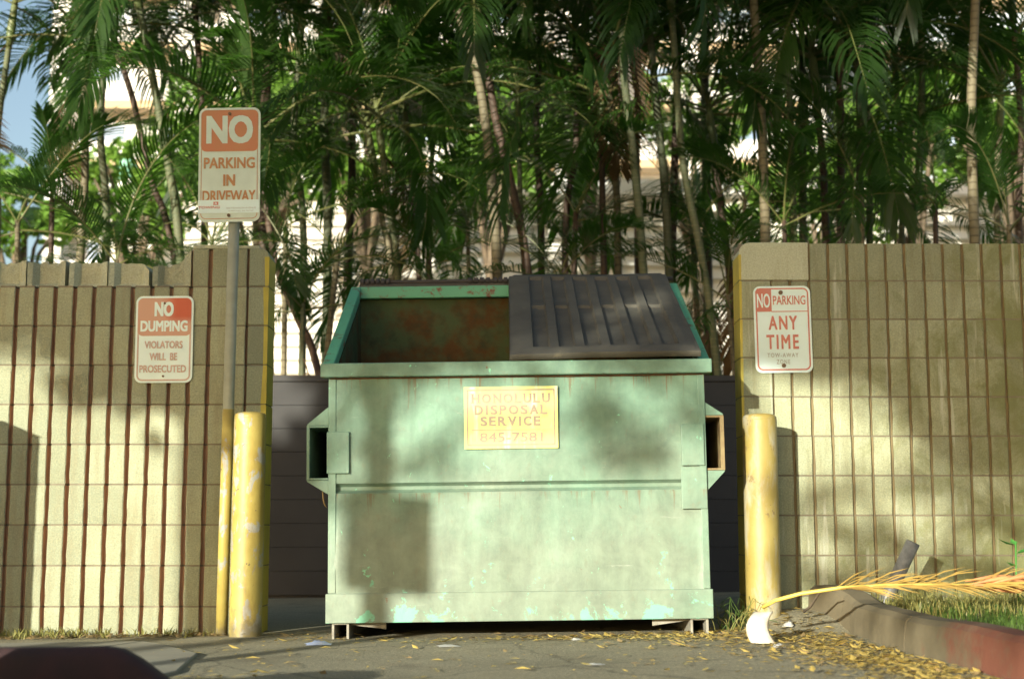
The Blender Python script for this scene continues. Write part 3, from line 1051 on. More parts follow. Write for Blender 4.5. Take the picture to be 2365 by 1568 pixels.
SERIF = {'H': [(.1, 0), (.1, 1), (.9, 0), (.9, 1)], 'N': [(.1, 0), (.1, 1), (.9, 1)], 'L': [(.12, 0), (.12, 1)], 'U': [(.12, 1), (.88, 1)],
         'I': [(.5, 0), (.5, 1)], 'P': [(.12, 0)], 'A': [(.05, 0), (.95, 0)], 'R': [(.12, 0), (.95, 0)], 'V': [(.05, 1), (.95, 1)], 'D': [], 'E': [], 'S': [], 'O': [], 'C': []}
def serif_line(parent, body, cx, cz, wd, ht, mat, y):
    adv = {'I': .5, 'O': 1.15, 'S': .85, 'E': .85, 'L': .85, 'P': .85}
    tot = sum(adv.get(c, 1) for c in body)
    x = cx - wd / 2
    for c in body:
        a = adv.get(c, 1) * wd / tot
        lw = a * (.80 if c != 'I' else .42)
        o = put_text(parent, c, x + a / 2, cz, lw, ht, mat, .035, y)
        me = o.data
        bm_ = bmesh.new(); bm_.from_mesh(me)
        for (sx, sz) in SERIF.get(c, []):
            xx = (sx - .5) * lw
            b, hh = ht * .15, ht * .05
            zz_ = (sz - .5) * ht + (hh if sz == 0 else -hh)
            bm_.faces.new([bm_.verts.new((xx + i * b, -.0006, zz_ + j * hh)) for i, j in ((-1, -1), (1, -1), (1, 1), (-1, 1))])
        bm_.to_mesh(me); bm_.free()
        x += a

def rrect(x0, x1, z0, z1, r, n=6):
    P = []
    for cx, cz, a0 in ((x1 - r, z0 + r, -90), (x1 - r, z1 - r, 0), (x0 + r, z1 - r, 90), (x0 + r, z0 + r, 180)):
        for k in range(n + 1):
            a = R(a0 + 90 * k / n)
            P.append((cx + r * math.cos(a), cz + r * math.sin(a)))
    return P

def ring(x0, x1, z0, z1, r, t, y, mb_):
    a, b = rrect(x0, x1, z0, z1, r), rrect(x0 + t, x1 - t, z0 + t, z1 - t, max(.002, r - t))
    n = len(a)
    mb_.add([(p[0], y, p[1]) for p in a] + [(p[0], y, p[1]) for p in b], [(i, (i + 1) % n, n + (i + 1) % n, n + i) for i in range(n)])

def flat(loop, y):
    m_ = MB()
    m_.add([(p[0], y, p[1]) for p in loop], [tuple(range(len(loop)))])
    return m_

def bolts(parent, spots, y=-.004, r=.009):
    for (x, z) in spots:
        m_ = MB()
        m_.tube([(0, .002, 0), (0, -.005, 0)], r, 8)
        o = link('bolt', m_.mesh('bolt', M['bolt']), parent); o.location = (x, y, z)

def sign_plate(name, ctr, w_, h_, roll, mat, label):
    s_ = empty(name, ctr, (0, R(roll), 0))
    tag(s_, label, 'sign')
    m_ = MB().extrude_y(rrect(-w_ / 2, w_ / 2, -h_ / 2, h_ / 2, .036 * w_ / .305), -.0015, .0015)
    link('panel', m_.mesh('panel', mat), s_)
    return s_

# dumpster decal
dc0, dc1 = at(1079, 893, DY), at(1295, 1036, DY)
dw, dh = dc1.x - dc0.x, dc0.z - dc1.z
dec = link('label_plate', flat([(-dw / 2, -dh / 2), (dw / 2, -dh / 2), (dw / 2, dh / 2), (-dw / 2, dh / 2)], 0).mesh('label_plate', M['decal']), D)
dec.location = ((dc0.x + dc1.x) / 2 - DX, -.0185, (dc0.z + dc1.z) / 2)
tag(dec, 'weathered yellow label with faded lettering')
m_ = MB(); ring(-dw * .47, dw * .47, -dh * .445, dh * .455, .004, .0065, -.001, m_)
m_.add([(-dw * .42, -.001, -dh * .205), (dw * .42, -.001, -dh * .205), (dw * .42, -.001, -dh * .192), (-dw * .42, -.001, -dh * .192)], [(0, 1, 2, 3)])
link('border', m_.mesh('border', M['decal_text']), dec)
serif_line(dec, 'HONOLULU', 0, dh * .31, dw * .86, dh * .155, M['decal_text'], -.0012)
serif_line(dec, 'DISPOSAL', 0, dh * .125, dw * .80, dh * .155, M['decal_text'], -.0012)
serif_line(dec, 'SERVICE', -.003, -.058 * dh, dw * .66, dh * .155, M['decal_text'], -.0012)
put_text(dec, '845-7581', 0, -dh * .315, dw * .67, dh * .15, M['decal_text'], .02, -.0012)

# NO PARKING IN DRIVEWAY on a post
PY = 7.20
c0, c1 = at(463, 250, PY), at(598, 513, PY)
pw, ph_ = .305, .610
cpos = (c0 + c1) / 2
post_x = at(529, 800, PY + .03).x
post = empty('sign_post', (post_x, PY + .035, gz(post_x, PY)))
tag(post, 'grey galvanized sign post painted yellow at its foot, beside left bollard', 'post')
zbase = -.02
zy = at(529, 944, PY).z - post.location.z
link('pipe', MB().tube([(0, 0, zbase), (.004, 0, 1.0), (.010, 0, c0.z - .03 - post.location.z)], .029, 16).mesh('pipe', M['galv'], True), post)
link('yellow_sleeve', MB().tube([(0, 0, zbase), (.0045, 0, zy)], .0305, 16).mesh('yellow_sleeve', M['yellow'], True), post)
s1 = sign_plate('parking_sign', (cpos.x, PY - .002, cpos.z), c1.x - c0.x, c0.z - c1.z, -.9, M['sign_white_aged'], 'tall faded orange and white NO PARKING IN DRIVEWAY sign on post')
W1, H1 = c1.x - c0.x, c0.z - c1.z
zz = lambda f: H1 / 2 - f * H1              # fraction from the top
link('orange_field', flat(rrect(-W1 * .465, W1 * .465, zz(.385), zz(.02), .028), -.003).mesh('orange_field', M['sign_orange']), s1)
put_text(s1, 'NO', 0, zz(.193), W1 * .76, H1 * .25, M['sign_white_aged'], .035)
put_text(s1, 'PARKING', 0, zz(.487), W1 * .83, H1 * .098, M['text_orange'], .025)
put_text(s1, 'IN', 0, zz(.638), W1 * .195, H1 * .10, M['text_orange'], .035)
put_text(s1, 'DRIVEWAY', 0, zz(.776), W1 * .86, H1 * .098, M['text_orange'], .022)
m_ = MB()
ring(-W1 * .46, W1 * .46, zz(.975), zz(.02), .028, .0035, -.0032, m_)
link('border', m_.mesh('border', M['text_orange']), s1)
link('sticker', flat([(-W1 * .5, zz(.925)), (W1 * .49, zz(.925)), (W1 * .49, zz(.81)), (-W1 * .5, zz(.81))], -.0052).mesh('sticker', M['sign_white']), s1)
put_text(s1, 'TOWING', -W1 * .315, zz(.874), W1 * .35, H1 * .022, M['text_red'], .03, -.0058, shear=.2)
link('logo', flat([(-W1 * .25, zz(.855)), (-W1 * .17, zz(.855)), (-W1 * .17, zz(.825)), (-W1 * .25, zz(.825))], -.0056).mesh('logo', M['text_red']), s1)
put_text(s1, 'A', -W1 * .21, zz(.84), W1 * .045, H1 * .02, M['sign_white'], .0, -.0062)
put_text(s1, '500 FRANKLIN AVENUE', W1 * .20, zz(.882), W1 * .48, H1 * .014, M['text_grey'], 0, -.0058)
put_text(s1, 'KAPOLEI, HI 96707', W1 * .20, zz(.908), W1 * .40, H1 * .014, M['text_grey'], 0, -.0058)
bolts(s1, [(0, zz(.055)), (0, zz(.945))])

# NO DUMPING sign on the left wall
SY = WALL_Y - .008
c0, c1 = at(313, 684, SY), at(446, 884, SY)
cp = (c0 + c1) / 2
W2, H2 = .302, c0.z - c1.z
s2 = sign_plate('dumping_sign', (cp.x, SY, cp.z), W2, H2, -.4, M['sign_white'], 'red and white NO DUMPING sign on the left block wall')
zz = lambda f: H2 / 2 - f * H2
link('red_field', flat(rrect(-W2 * .465, W2 * .465, zz(.46), zz(.024), .028), -.003).mesh('red_field', M['faded_red']), s2)
put_text(s2, 'NO', -W2 * .01, zz(.152), W2 * .335, H2 * .17, M['sign_white'], .035)
put_text(s2, 'DUMPING', -W2 * .005, zz(.348), W2 * .82, H2 * .128, M['sign_white'], .032)
m_ = MB(); ring(-W2 * .465, W2 * .465, zz(.978), zz(.024), .03, .008, -.0028, m_)
link('border', m_.mesh('border', M['text_pale']), s2)
put_text(s2, 'VIOLATORS', -W2 * .005, zz(.563), W2 * .66, H2 * .085, M['text_pale'], .025)
put_text(s2, 'WILL  BE', -W2 * .005, zz(.70), W2 * .48, H2 * .085, M['text_pale'], .025)
put_text(s2, 'PROSECUTED', -W2 * .01, zz(.84), W2 * .81, H2 * .085, M['text_pale'], .025)
bolts(s2, [(0, zz(.085)), (0, zz(.925))], r=.006)

# NO PARKING ANY TIME sign on the right wall
c0, c1 = at(1741, 661, SY), at(1876, 861, SY)
cp = (c0 + c1) / 2
W3, H3 = .300, c0.z - c1.z
s3 = sign_plate('parking_sign', (cp.x, SY, cp.z), W3, H3, -.7, M['sign_white'], 'white NO PARKING ANY TIME sign with red letters on right wall')
zz = lambda f: H3 / 2 - f * H3
link('red_field', flat([(-W3 * .465, zz(.295)), (-W3 * .185, zz(.295)), (-W3 * .185, zz(.027)), (-W3 * .43, zz(.027)), (-W3 * .465, zz(.06))], -.003).mesh('red_field', M['sign_red_patch']), s3)
put_text(s3, 'NO', -W3 * .325, zz(.168), W3 * .23, H3 * .165, M['sign_white'], .01)
put_text(s3, 'PARKING', W3 * .125, zz(.165), W3 * .57, H3 * .105, M['text_red'], .01)
m_ = MB(); ring(-W3 * .465, W3 * .465, zz(.972), zz(.022), .03, .0075, -.0028, m_)
m_.add([(-W3 * .19, -.0028, zz(.299)), (W3 * .45, -.0028, zz(.299)), (W3 * .45, -.0028, zz(.289)), (-W3 * .19, -.0028, zz(.289))], [(0, 1, 2, 3)])
link('border', m_.mesh('border', M['text_red']), s3)
put_text(s3, 'ANY', 0, zz(.425), W3 * .50, H3 * .16, M['text_red'], .02, space=1.25)
put_text(s3, 'TIME', -W3 * .015, zz(.645), W3 * .565, H3 * .165, M['text_red'], .02, space=1.25)
put_text(s3, 'TOW-AWAY', -W3 * .02, zz(.797), W3 * .54, H3 * .048, M['text_grey'], .01, space=1.3)
put_text(s3, 'ZONE', -W3 * .015, zz(.874), W3 * .235, H3 * .052, M['text_grey'], .01, space=1.3)
bolts(s3, [(-W3 * .02, zz(.075)), (-W3 * .01, zz(.918))], r=.0115)

# ------------------------------------------------------------------ bollards
def bollard(px0, px1, ptop, Y, r, mat, label, group):
    a, b = at(px0, ptop + 60, Y), at(px1, ptop + 60, Y)
    cx = (a.x + b.x) / 2
    zt = zof(ptop, Y) 
    g0 = gz(cx, Y)
    o = empty('bollard', (cx, Y, g0)); tag(o, label, 'bollard', group)
    h = zt - g0
    prof = [(r, -.08), (r, h * .33), (r * .997, h * .66), (r, h - .035), (r * .985, h - .03)]
    link('pipe', MB().lathe(prof, 28).mesh('pipe', mat, True), o)
    prof = [(r * .99, h - .031), (r * .985, h - .022), (r * .93, h - .012), (r * .78, h - .005), (r * .45, h - .001), (r * .08, h)]
    link('domed_cap', MB().lathe(prof, 28).mesh('domed_cap', mat, True), o)
    return o
bollard(541, 614, 951, 7.12, .080, M['yellow'], 'scuffed yellow bollard next to the sign post on the left', 'yellow bollards')
bollard(1716, 1794, 955, 7.14, .086, M['yellow_worn'], 'worn yellow bollard in front of the right block wall', 'yellow bollards')

# ------------------------------------------------------------------ palms
def frond_mesh(name, L, droop, nl, leaf, seed, mats, vang=.45, start=.2):
    r_ = random.Random(seed)
    m_ = MB()
    N = 14
    pts, p, a = [], Vector((0, 0, 0)), 0
    for i in range(N + 1):
        s = i / N
        a = -droop * s ** 1.35
        pts.append(p.copy())
        p = p + Vector((math.cos(a), .02 * math.sin(seed + s * 4), math.sin(a))) * (L / N)
    m_.tube(pts, [.012 * (1 - .85 * i / N) for i in range(N + 1)], 5, False, 1)
    for k in range(nl):
        s = start + (1 - start) * (k + .5) / nl
        f = s * N
        i = min(N - 1, int(f))
        P = pts[i].lerp(pts[i + 1], f - i)
        T = (pts[i + 1] - pts[i]).normalized()
        S = Vector((0, 1, 0))
        U = T.cross(S) * -1
        if U.z < 0: U = -U
        ll = leaf * (.45 + .55 * math.sin(math.pi * min(1, max(0, (s - start) / (1 - start) * .82 + .16)))) * r_.uniform(.85, 1.1)
        sweep = .95 - .62 * s
        for sd_ in (-1, 1):
            if r_.random() < .05:
                continue
            d = (T * (.45 + .5 * s) + S * sd_ * sweep + U * (vang + r_.uniform(-.15, .15))).normalized()
            W_ = d.cross(U).normalized() * (.0115 * r_.uniform(.8, 1.15))
            q1 = P + d * ll * .45
            q2 = P + d * ll * .82 - Vector((0, 0, ll * .16))
            q3 = P + d * ll * .98 - Vector((0, 0, ll * .36))
            m_.add([P - W_ * .5, P + W_ * .5, q1 + W_, q1 - W_, q2 + W_ * .75, q2 - W_ * .75, q3], [(0, 1, 2, 3), (3, 2, 4, 5), (5, 4, 6)], 0)
    return m_.mesh(name, mats)
FG = [frond_mesh('frond', L, dr, nl, lf, i, [M['frond'], M['petiole']], va) for i, (L, dr, nl, lf, va) in enumerate(
    [(1.9, 1.1, 46, .50, .5), (2.1, 1.5, 48, .52, .4), (1.7, .8, 42, .46, .55), (2.2, 1.8, 50, .48, .25), (1.6, 1.3, 40, .50, .45), (2.0, 2.1, 46, .46, .2)])]
FD = [frond_mesh('dry_frond', L, dr, nl, lf, 20 + i, [M['frond_dry'], M['frond_dry']], va) for i, (L, dr, nl, lf, va) in enumerate([(1.5, .9, 34, .42, -.3), (1.3, 1.6, 30, .36, -.5)])]

def palm(pts, rad, mat, nf, seed, label, group='palms behind the walls', dry=1, scale=1.0, shaft=True, spread=1.0):
    """pts: world points of the trunk from its foot to its crown"""
    r_ = random.Random(seed)
    base = Vector((pts[0].x, pts[0].y, 0))
    root = empty('palm_tree', base); tag(root, label, 'palm tree', group)
    # smooth the trunk through its points
    P = [p - base for p in pts]
    sm = []
    for i in range(len(P) - 1):
        p0, p1, p2, p3 = P[max(0, i - 1)], P[i], P[i + 1], P[min(len(P) - 1, i + 2)]
        for k in range(5):
            t = k / 5
            sm.append(.5 * ((2 * p1) + (p2 - p0) * t + (2 * p0 - 5 * p1 + 4 * p2 - p3) * t * t + (3 * p1 - p0 - 3 * p2 + p3) * t ** 3))
    sm.append(P[-1])
    n = len(sm)
    link('trunk', MB().tube(sm, [rad * (1.08 - .25 * i / (n - 1)) for i in range(n)], 9).mesh('trunk', mat, True), root)
    top = sm[-1]
    d = (sm[-1] - sm[-2]).normalized()
    if shaft:
        sh = [top + d * t for t in (-.02, .15, .35, .6)]
        link('crownshaft', MB().tube(sh, [rad * .9, rad * 1.25, rad * 1.05, rad * .55], 9).mesh('crownshaft', M['shaft'], True), root)
        top = top + d * .5
    az = r_.uniform(0, 6.28)
    for k in range(nf):
        dead = k >= nf - dry
        me = r_.choice(FD) if dead else r_.choice(FG)
        az += 2.39996 + r_.uniform(-.25, .25)
        el = R(72 - 74 * spread * (k / max(1, nf - 1)) + r_.uniform(-8, 8)) if not dead else R(r_.uniform(-60, -35))
        o = link('dry_frond' if dead else 'frond', me, root)
        o.location = top - d * (.12 * k / nf) - d * (.35 if dead else 0)
        o.rotation_euler = Euler((r_.uniform(-.3, .3), -el, az), 'XYZ')
        s_ = scale * r_.uniform(.85, 1.22)
        o.scale = (s_, s_, s_)
    return root

def trunk_pts(spec, Y, top_extra=0):
    """spec: pixels from low to high; carried down to the ground along the lowest run"""
    W = [at(a, b, Y) for a, b in spec]
    d = (W[0] - W[1]); k = W[0].z / max(.3, -d.z)
    foot = Vector((W[0].x + d.x * k * .6, Y, -.05))
    P = [foot] + W
    if top_extra:
        e = (W[-1] - W[-2]).normalized()
        P.append(W[-1] + Vector((e.x, 0, e.z)) * top_extra)
    return P

PALMS = [
 # pixels (low -> high), Y, radius, material, extra length above, fronds, label
 ([(185, 600), (196, 400), (196, 190)], 12.6, .045, 'trunk_tan', 0, 11, 'palm with straight pale sunlit trunk near left edge, above the broken wall'),
 ([(402, 590), (350, 420), (312, 250), (288, 170)], 12.9, .036, 'trunk_brown', .3, 9, 'thin brown palm leaning left between the pale palm and the tall sign'),
 ([(416, 590), (392, 400), (362, 230), (345, 140)], 12.3, .044, 'trunk_green', .5, 9, 'dark green palm trunk just left of the tall sign'),
 ([(612, 600), (600, 420), (612, 250)], 13.2, .06, 'trunk_brown', .6, 9, 'thick brown palm trunk just right of the tall sign'),
 ([(735, 858), (690, 740), (640, 620), (615, 480)], 12.2, .038, 'trunk_brown', .2, 7, 'brown palm stem leaning left beside the left wall end'),
 ([(806, 560), (813, 400), (813, 120)], 14.2, .05, 'trunk_brown', .6, 9, 'dark palm trunk behind the open side of the dumpster'),
 ([(905, 640), (885, 520), (866, 400)], 12.8, .034, 'trunk_tan', 0, 8, 'tan stem of the thin palm pair above the open lid'),
 ([(919, 640), (905, 520), (888, 390)], 12.5, .034, 'trunk_green', .1, 7, 'green stem of the thin palm pair above the open lid'),
 ([(962, 545), (952, 450), (945, 370)], 14.0, .032, 'trunk_brown', .1, 7, 'slender palm behind the thin pair, left of the ringed trunk'),
 ([(1149, 640), (1140, 480), (1124, 300), (1098, 150), (1062, 40)], 12.0, .050, 'trunk_tan', .4, 11, 'tall pale ringed palm curving left above the middle of the dumpster'),
 ([(1220, 640), (1184, 440), (1150, 300), (1128, 180)], 12.4, .045, 'trunk_brown', .3, 9, 'reddish palm trunk crossing just behind the pale ringed one'),
 ([(1212, 640), (1203, 500), (1199, 340)], 13.4, .030, 'trunk_green', .1, 7, 'thin green stem right of the reddish trunk'),
 ([(1395, 640), (1392, 480), (1390, 345)], 12.6, .034, 'trunk_brown', .1, 8, 'short brown palm stem above the shut lid'),
 ([(1428, 640), (1424, 450), (1410, 250), (1388, 90)], 13.0, .040, 'trunk_tan', .3, 9, 'tan palm bending left above the shut lid'),
 ([(1487, 640), (1462, 350), (1443, 190), (1437, 80)], 12.1, .042, 'trunk_green', .3, 10, 'pale green palm trunk rising from the lid hinge, left of two close trunks'),
 ([(1546, 640), (1535, 430), (1520, 280), (1508, 150)], 12.5, .044, 'trunk_green', .4, 9, 'greenish palm, left one of two close trunks behind the lid corner'),
 ([(1553, 560), (1560, 330), (1567, 80)], 13.4, .045, 'trunk_brown', .4, 9, 'brown palm, right one of two close trunks behind the lid corner'),
 ([(1655, 838), (1622, 600), (1578, 380), (1558, 120)], 12.2, .040, 'trunk_green', .4, 9, 'green palm leaning left from behind the dumpster right side'),
 ([(1690, 700), (1676, 560), (1653, 380)], 13.2, .042, 'trunk_brown', .1, 8, 'dark palm stem at the gap before the right wall'),
 ([(1630, 330), (1628, 180)], 15.5, .060, 'trunk_brown', 0, 10, 'distant palm with forked bare fronds against the white tower'),
 ([(1768, 560), (1764, 400), (1754, 200), (1742, 30)], 12.2, .050, 'trunk_tan', .6, 10, 'tall brown ringed palm at the left end of right wall'),
 ([(1834, 560), (1828, 380), (1822, 190)], 12.8, .036, 'trunk_green', .1, 8, 'thin green palm second from the rounded corner of right wall'),
 ([(1908, 560), (1900, 380), (1886, 230)], 13.3, .044, 'trunk_brown', .0, 9, 'dark red-brown palm behind right wall, left of a dark straight one'),
 ([(1942, 560), (1942, 380), (1940, 210)], 13.0, .044, 'trunk_brown', .2, 9, 'dark straight palm with pale foot behind the right wall'),
 ([(2008, 560), (2010, 440)], 13.6, .040, 'trunk_green', .1, 8, 'short stubby palm behind right wall, half hidden by hanging fronds'),
 ([(2106, 560), (2120, 430), (2128, 250), (2126, 90)], 13.2, .040, 'trunk_green', .3, 9, 'greenish palm bending behind the right wall, left of the bright ringed trunk'),
 ([(2251, 560), (2246, 420), (2243, 250), (2250, 60)], 12.0, .050, 'trunk_tan', .5, 11, 'bright ringed palm trunk near right edge above the right wall'),
 ([(2303, 470), (2308, 330)], 13.5, .036, 'trunk_tan', .1, 8, 'small tan palm at the far right behind the bright ringed trunk'),
]
for i, (spec, Y, rad, mt, ex, nf, lab) in enumerate(PALMS):
    palm(trunk_pts(spec, Y, ex), rad * .88, M[mt], nf + 3, 100 + i, lab, dry=1 if i % 7 == 0 else 0)
# the thicket: tall palms whose crowns fill the top, and young ones low down
thick = [(20, 110, 13.0, 'over the far left edge'), (250, 40, 14.0, 'above the thin brown leaning palm'), (450, 10, 13.4, 'above the tall sign'), (690, 130, 13.2, 'between tall sign and dumpster'),
         (760, 10, 13.8, 'over the left end of the dumpster'), (920, 60, 14.6, 'over the thin pair of palms'), (1010, 250, 14.6, 'left of the pale ringed palm'), (1250, 40, 14.2, 'right of the pale ringed palm'),
         (1330, 150, 13.6, 'over the left edge of the shut lid'), (1480, 20, 14.4, 'over the middle of the shut lid'), (1850, 20, 13.8, 'over the sign on the right wall'), (1970, 40, 13.3, 'over the dark straight palm'),
         (2070, 190, 14.4, 'between dark straight palm and bright ringed palm'), (2340, 60, 13.4, 'over the far right edge')]
for i, (px, py, Y, wh) in enumerate(thick):
    b = at(px + rnd.uniform(-30, 30), 560, Y)
    t = at(px, py, Y)
    palm([Vector((b.x, Y, -.05)), b, b.lerp(t, .5) + Vector((rnd.uniform(-.08, .08), 0, 0)), t], rnd.uniform(.032, .045), M[rnd.choice(['trunk_brown', 'trunk_green'])], 10, 300 + i,
         'slender dark thicket palm, its crown ' + wh, 'dark palms massed in the thicket', dry=1 if i % 4 == 0 else 0)
young = [(40, 470, 12.2, 'behind the left end of the broken wall'), (120, 420, 12.8, 'left of the pale sunlit trunk'), (270, 560, 12.0, 'above the broken wall middle'), (490, 520, 12.4, 'behind the tall sign foot'),
         (660, 470, 12.6, 'right of the tall sign'), (700, 660, 12.0, 'in the gap left of the dumpster'), (780, 540, 12.3, 'behind the left dumpster corner'), (990, 560, 12.2, 'behind the open lid'),
         (1080, 470, 13.2, 'left of the reddish trunk'), (1290, 600, 12.3, 'behind the middle of the lid hinge'), (1330, 450, 13.0, 'above the left half of the shut lid'), (1600, 500, 13.2, 'behind the right dumpster corner'),
         (1680, 640, 12.2, 'in the gap right of the dumpster'), (1720, 420, 13.0, 'left of the tall brown ringed palm'), (1810, 470, 12.2, 'above the right wall sign'), (1990, 420, 12.4, 'hanging over the middle of the right wall'),
         (2160, 430, 12.4, 'left of the bright ringed palm'), (2330, 480, 12.2, 'at the far right over the wall')]
for i, (px, py, Y, wh) in enumerate(young):
    t = at(px, py + 40, Y)
    b = Vector((t.x + rnd.uniform(-.25, .25), Y, -.05))
    palm([b, b.lerp(t, .5), t], rnd.uniform(.022, .032), M[rnd.choice(['trunk_brown', 'trunk_green', 'trunk_tan'])], 7, 500 + i,
         'young low palm ' + wh, 'young palms at the foot of the thicket', dry=i % 2, scale=.72, shaft=False, spread=1.15)

# ------------------------------------------------------------------ broadleaf trees beyond
def leaf_cloud(mb_, clumps, per, size, r_):
    for (c, rad) in clumps:
        for _ in range(int(per * (rad / .6) ** 2)):
            while True:
                q = Vector((r_.uniform(-1, 1), r_.uniform(-1, 1), r_.uniform(-1, 1)))
                if q.length < 1: break
            q = q.normalized() * (q.length ** .6)
            p = c + Vector((q.x * rad, q.y * rad, q.z * rad * .8))
            n = Vector((r_.gauss(0, 1), r_.gauss(0, 1), r_.gauss(.4, 1))).normalized()
            a = n.cross(Vector((r_.gauss(0, 1), r_.gauss(0, 1), r_.gauss(0, 1)))).normalized()
            b = n.cross(a)
            s = size * r_.uniform(.6, 1.25)
            mb_.add([p - a * s, p - b * s * .42 + n * s * .08, p + a * s, p + b * s * .42 + n * s * .08], [(0, 1, 2, 3)])

def broad_tree(base, height, crown_c, crown_r, seed, label, group, mat='tree_leaf', trunk_r=.22, nclump=34, per=85, size=.16):
    r_ = random.Random(seed)
    root = empty('broadleaf_tree', base); tag(root, label, 'tree', group)
    cc = crown_c - base
    m_ = MB()
    pts = [Vector((0, 0, -.1)), Vector((r_.uniform(-.1, .1), 0, cc.z * .4)), Vector((cc.x * .6, cc.y * .6, cc.z * .75)), cc + Vector((0, 0, crown_r[2] * .2))]
    m_.tube(pts, [trunk_r, trunk_r * .8, trunk_r * .55, trunk_r * .2], 9)
    link('trunk', m_.mesh('trunk', M['bark'], True), root)
    cl = []
    for k in range(nclump):
        while True:
            q = Vector((r_.uniform(-1, 1), r_.uniform(-1, 1), r_.uniform(-1, 1)))
            if .35 < q.length < 1: break
        c = cc + Vector((q.x * crown_r[0], q.y * crown_r[1], q.z * crown_r[2]))
        cl.append((c, r_.uniform(.45, .85) * min(crown_r) * .42))
        if k % 4 == 0:
            lm_ = MB().tube([pts[1].lerp(pts[2], .6), pts[2].lerp(c, .5) + Vector((0, 0, .1)), c], [trunk_r * .4, trunk_r * .25, trunk_r * .08], 6)
            link('limb', lm_.mesh('limb', M['bark'], True), root)
    m_ = MB()
    leaf_cloud(m_, cl, per, size, r_)
    link('crown', m_.mesh('crown', M[mat]), root)
    return root
BT = [(330, 440, 24, 1.3, 1.0, 'rounded bright green tree seen between palms left of the tall sign'),
      (600, 300, 26, 1.9, 1.6, 'sunlit green tree behind the tall sign'),
      (850, 240, 25, 1.9, 1.5, 'sunlit green tree behind the dark palm over the open lid'),
      (1140, 300, 25, 1.8, 1.5, 'sunlit green tree behind the pale ringed palm'),
      (1360, 250, 28, 1.5, 1.0, 'small green tree glimpsed above the shut lid palms'),
      (1600, 260, 29, 1.4, .9, 'green treetop below the tower balconies'),
      (1900, 440, 25, 1.6, 1.2, 'green tree glimpsed low behind the right wall palms'),
      (2110, 310, 26, 1.6, 1.4, 'yellow green tree left of the bright ringed palm'),
      (2330, 260, 25, 1.7, 1.4, 'yellow green tree at the far right edge'),
      (60, 470, 27, 1.5, 1.0, 'green tree low at the far left beyond the broken wall')]
for i, (px, py, Y, rx, rz, lab) in enumerate(BT):
    c = at(px, py, Y)
    broad_tree(Vector((c.x, Y, 0)), c.z, c, (rx, rx * .8, rz), 700 + i, lab, 'leafy trees beyond the palms', nclump=40, per=240, size=.13, trunk_r=.16)

# ------------------------------------------------------------------ buildings behind
# white tower with stacked balconies
TY = 72.0
xa, xb = at(128, 400, TY).x, at(1890, 400, TY).x
tw = empty('apartment_tower', ((xa + xb) / 2, TY, 0))
tag(tw, 'white high-rise with tan balcony slabs seen through the palms', 'building')
tc = (xa + xb) / 2
hw = (xb - xa) / 2
z0 = zof(97, TY)
FL = z0 - zof(232, TY)
nf0 = int(z0 / FL)
floors = [z0 - FL * nf0 + FL * k for k in range(nf0 + 6)]
link('wall', MB().box(-hw, hw, 1.6, 14, -1, floors[-1]).mesh('wall', M['tower_white']), tw)
for z in floors:
    link('balcony_slab', MB().box(-hw - .02, hw + .02, 0, 1.6, z - .42, z).mesh('balcony_slab', M['tower_tan']), tw)
    link('parapet', MB().box(-hw, hw, -.05, .1, z + .004, z + 1.0).mesh('parapet', M['tower_white']), tw)
pane = MB().box(-1.0, 1.0, -.05, .0, 0, 2.0).mesh('window', M['glass'])
nwin = int(2 * hw / 4.2)
for z in floors[3:-1]:
    for k in range(nwin):
        o = link('window', pane, tw); o.location = (-hw + 2.1 + k * 4.2 + rnd.uniform(-.1, .1), 1.58, z + .25)
for k in range(7):
    x = -hw + k * 2 * hw / 6
    link('pier', MB().box(x - .45, x + .45, -.1, 1.7, -1, floors[-1] + .2).mesh('pier', M['tower_white']), tw)
# second block to the right, paler
xa, xb = at(1950, 400, 88).x, at(2700, 400, 88).x
t2 = empty('apartment_tower', ((xa + xb) / 2, 88, 0)); tag(t2, 'pale far apartment block glimpsed at the upper right', 'building')
hw = (xb - xa) / 2
link('wall', MB().box(-hw, hw, 0, 14, -1, 52).mesh('wall', M['tower_white']), t2)
for k in range(15):
    link('balcony_slab', MB().box(-hw, hw, -1.2, -.004, 3.4 * k + 3.1, 3.4 * k + 3.4).mesh('balcony_slab', M['tower_tan']), t2)
    link('window_band', MB().box(-hw + .5, hw - .5, -.06, -.002, 3.4 * k + 4.3, 3.4 * k + 6.2).mesh('window_band', M['glass']), t2)
# low white building with louvred wall
LY = 31.0
xa, xb = at(230, 500, LY).x, at(2700, 500, LY).x
lb = empty('low_building', ((xa + xb) / 2, LY, 0)); tag(lb, 'low white building with horizontal louvres behind the thicket', 'building')
hw = (xb - xa) / 2
ztop = zof(420, LY)
link('wall', MB().box(-hw, hw, .12, 9, -.5, ztop - .35).mesh('wall', M['white_wall']), lb)
link('roof', MB().box(-hw - .3, hw + .3, -.3, 9.3, ztop - .35, ztop).mesh('roof', M['tower_white']), lb)
nl_ = int((ztop - .6) / .30)
slat = MB().add([(-hw, -.02, 0), (hw, -.02, 0), (hw, .10, .20), (-hw, .10, .20), (-hw, .0, -.015), (hw, .0, -.015), (hw, .12, .185), (-hw, .12, .185)],
                [(0, 1, 2, 3), (7, 6, 5, 4), (0, 4, 5, 1), (3, 2, 6, 7)]).mesh('louvre', M['white_wall'])
for k in range(nl_):
    o = link('louvre', slat, lb); o.location = (0, 0, .3 + k * .30)
for k in range(12):
    x = -hw + 1.5 + k * 2 * hw / 12
    link('mullion', MB().box(x, x + .16, -.08, .14, -.2, ztop - .36).mesh('mullion', M['tower_white']), lb)
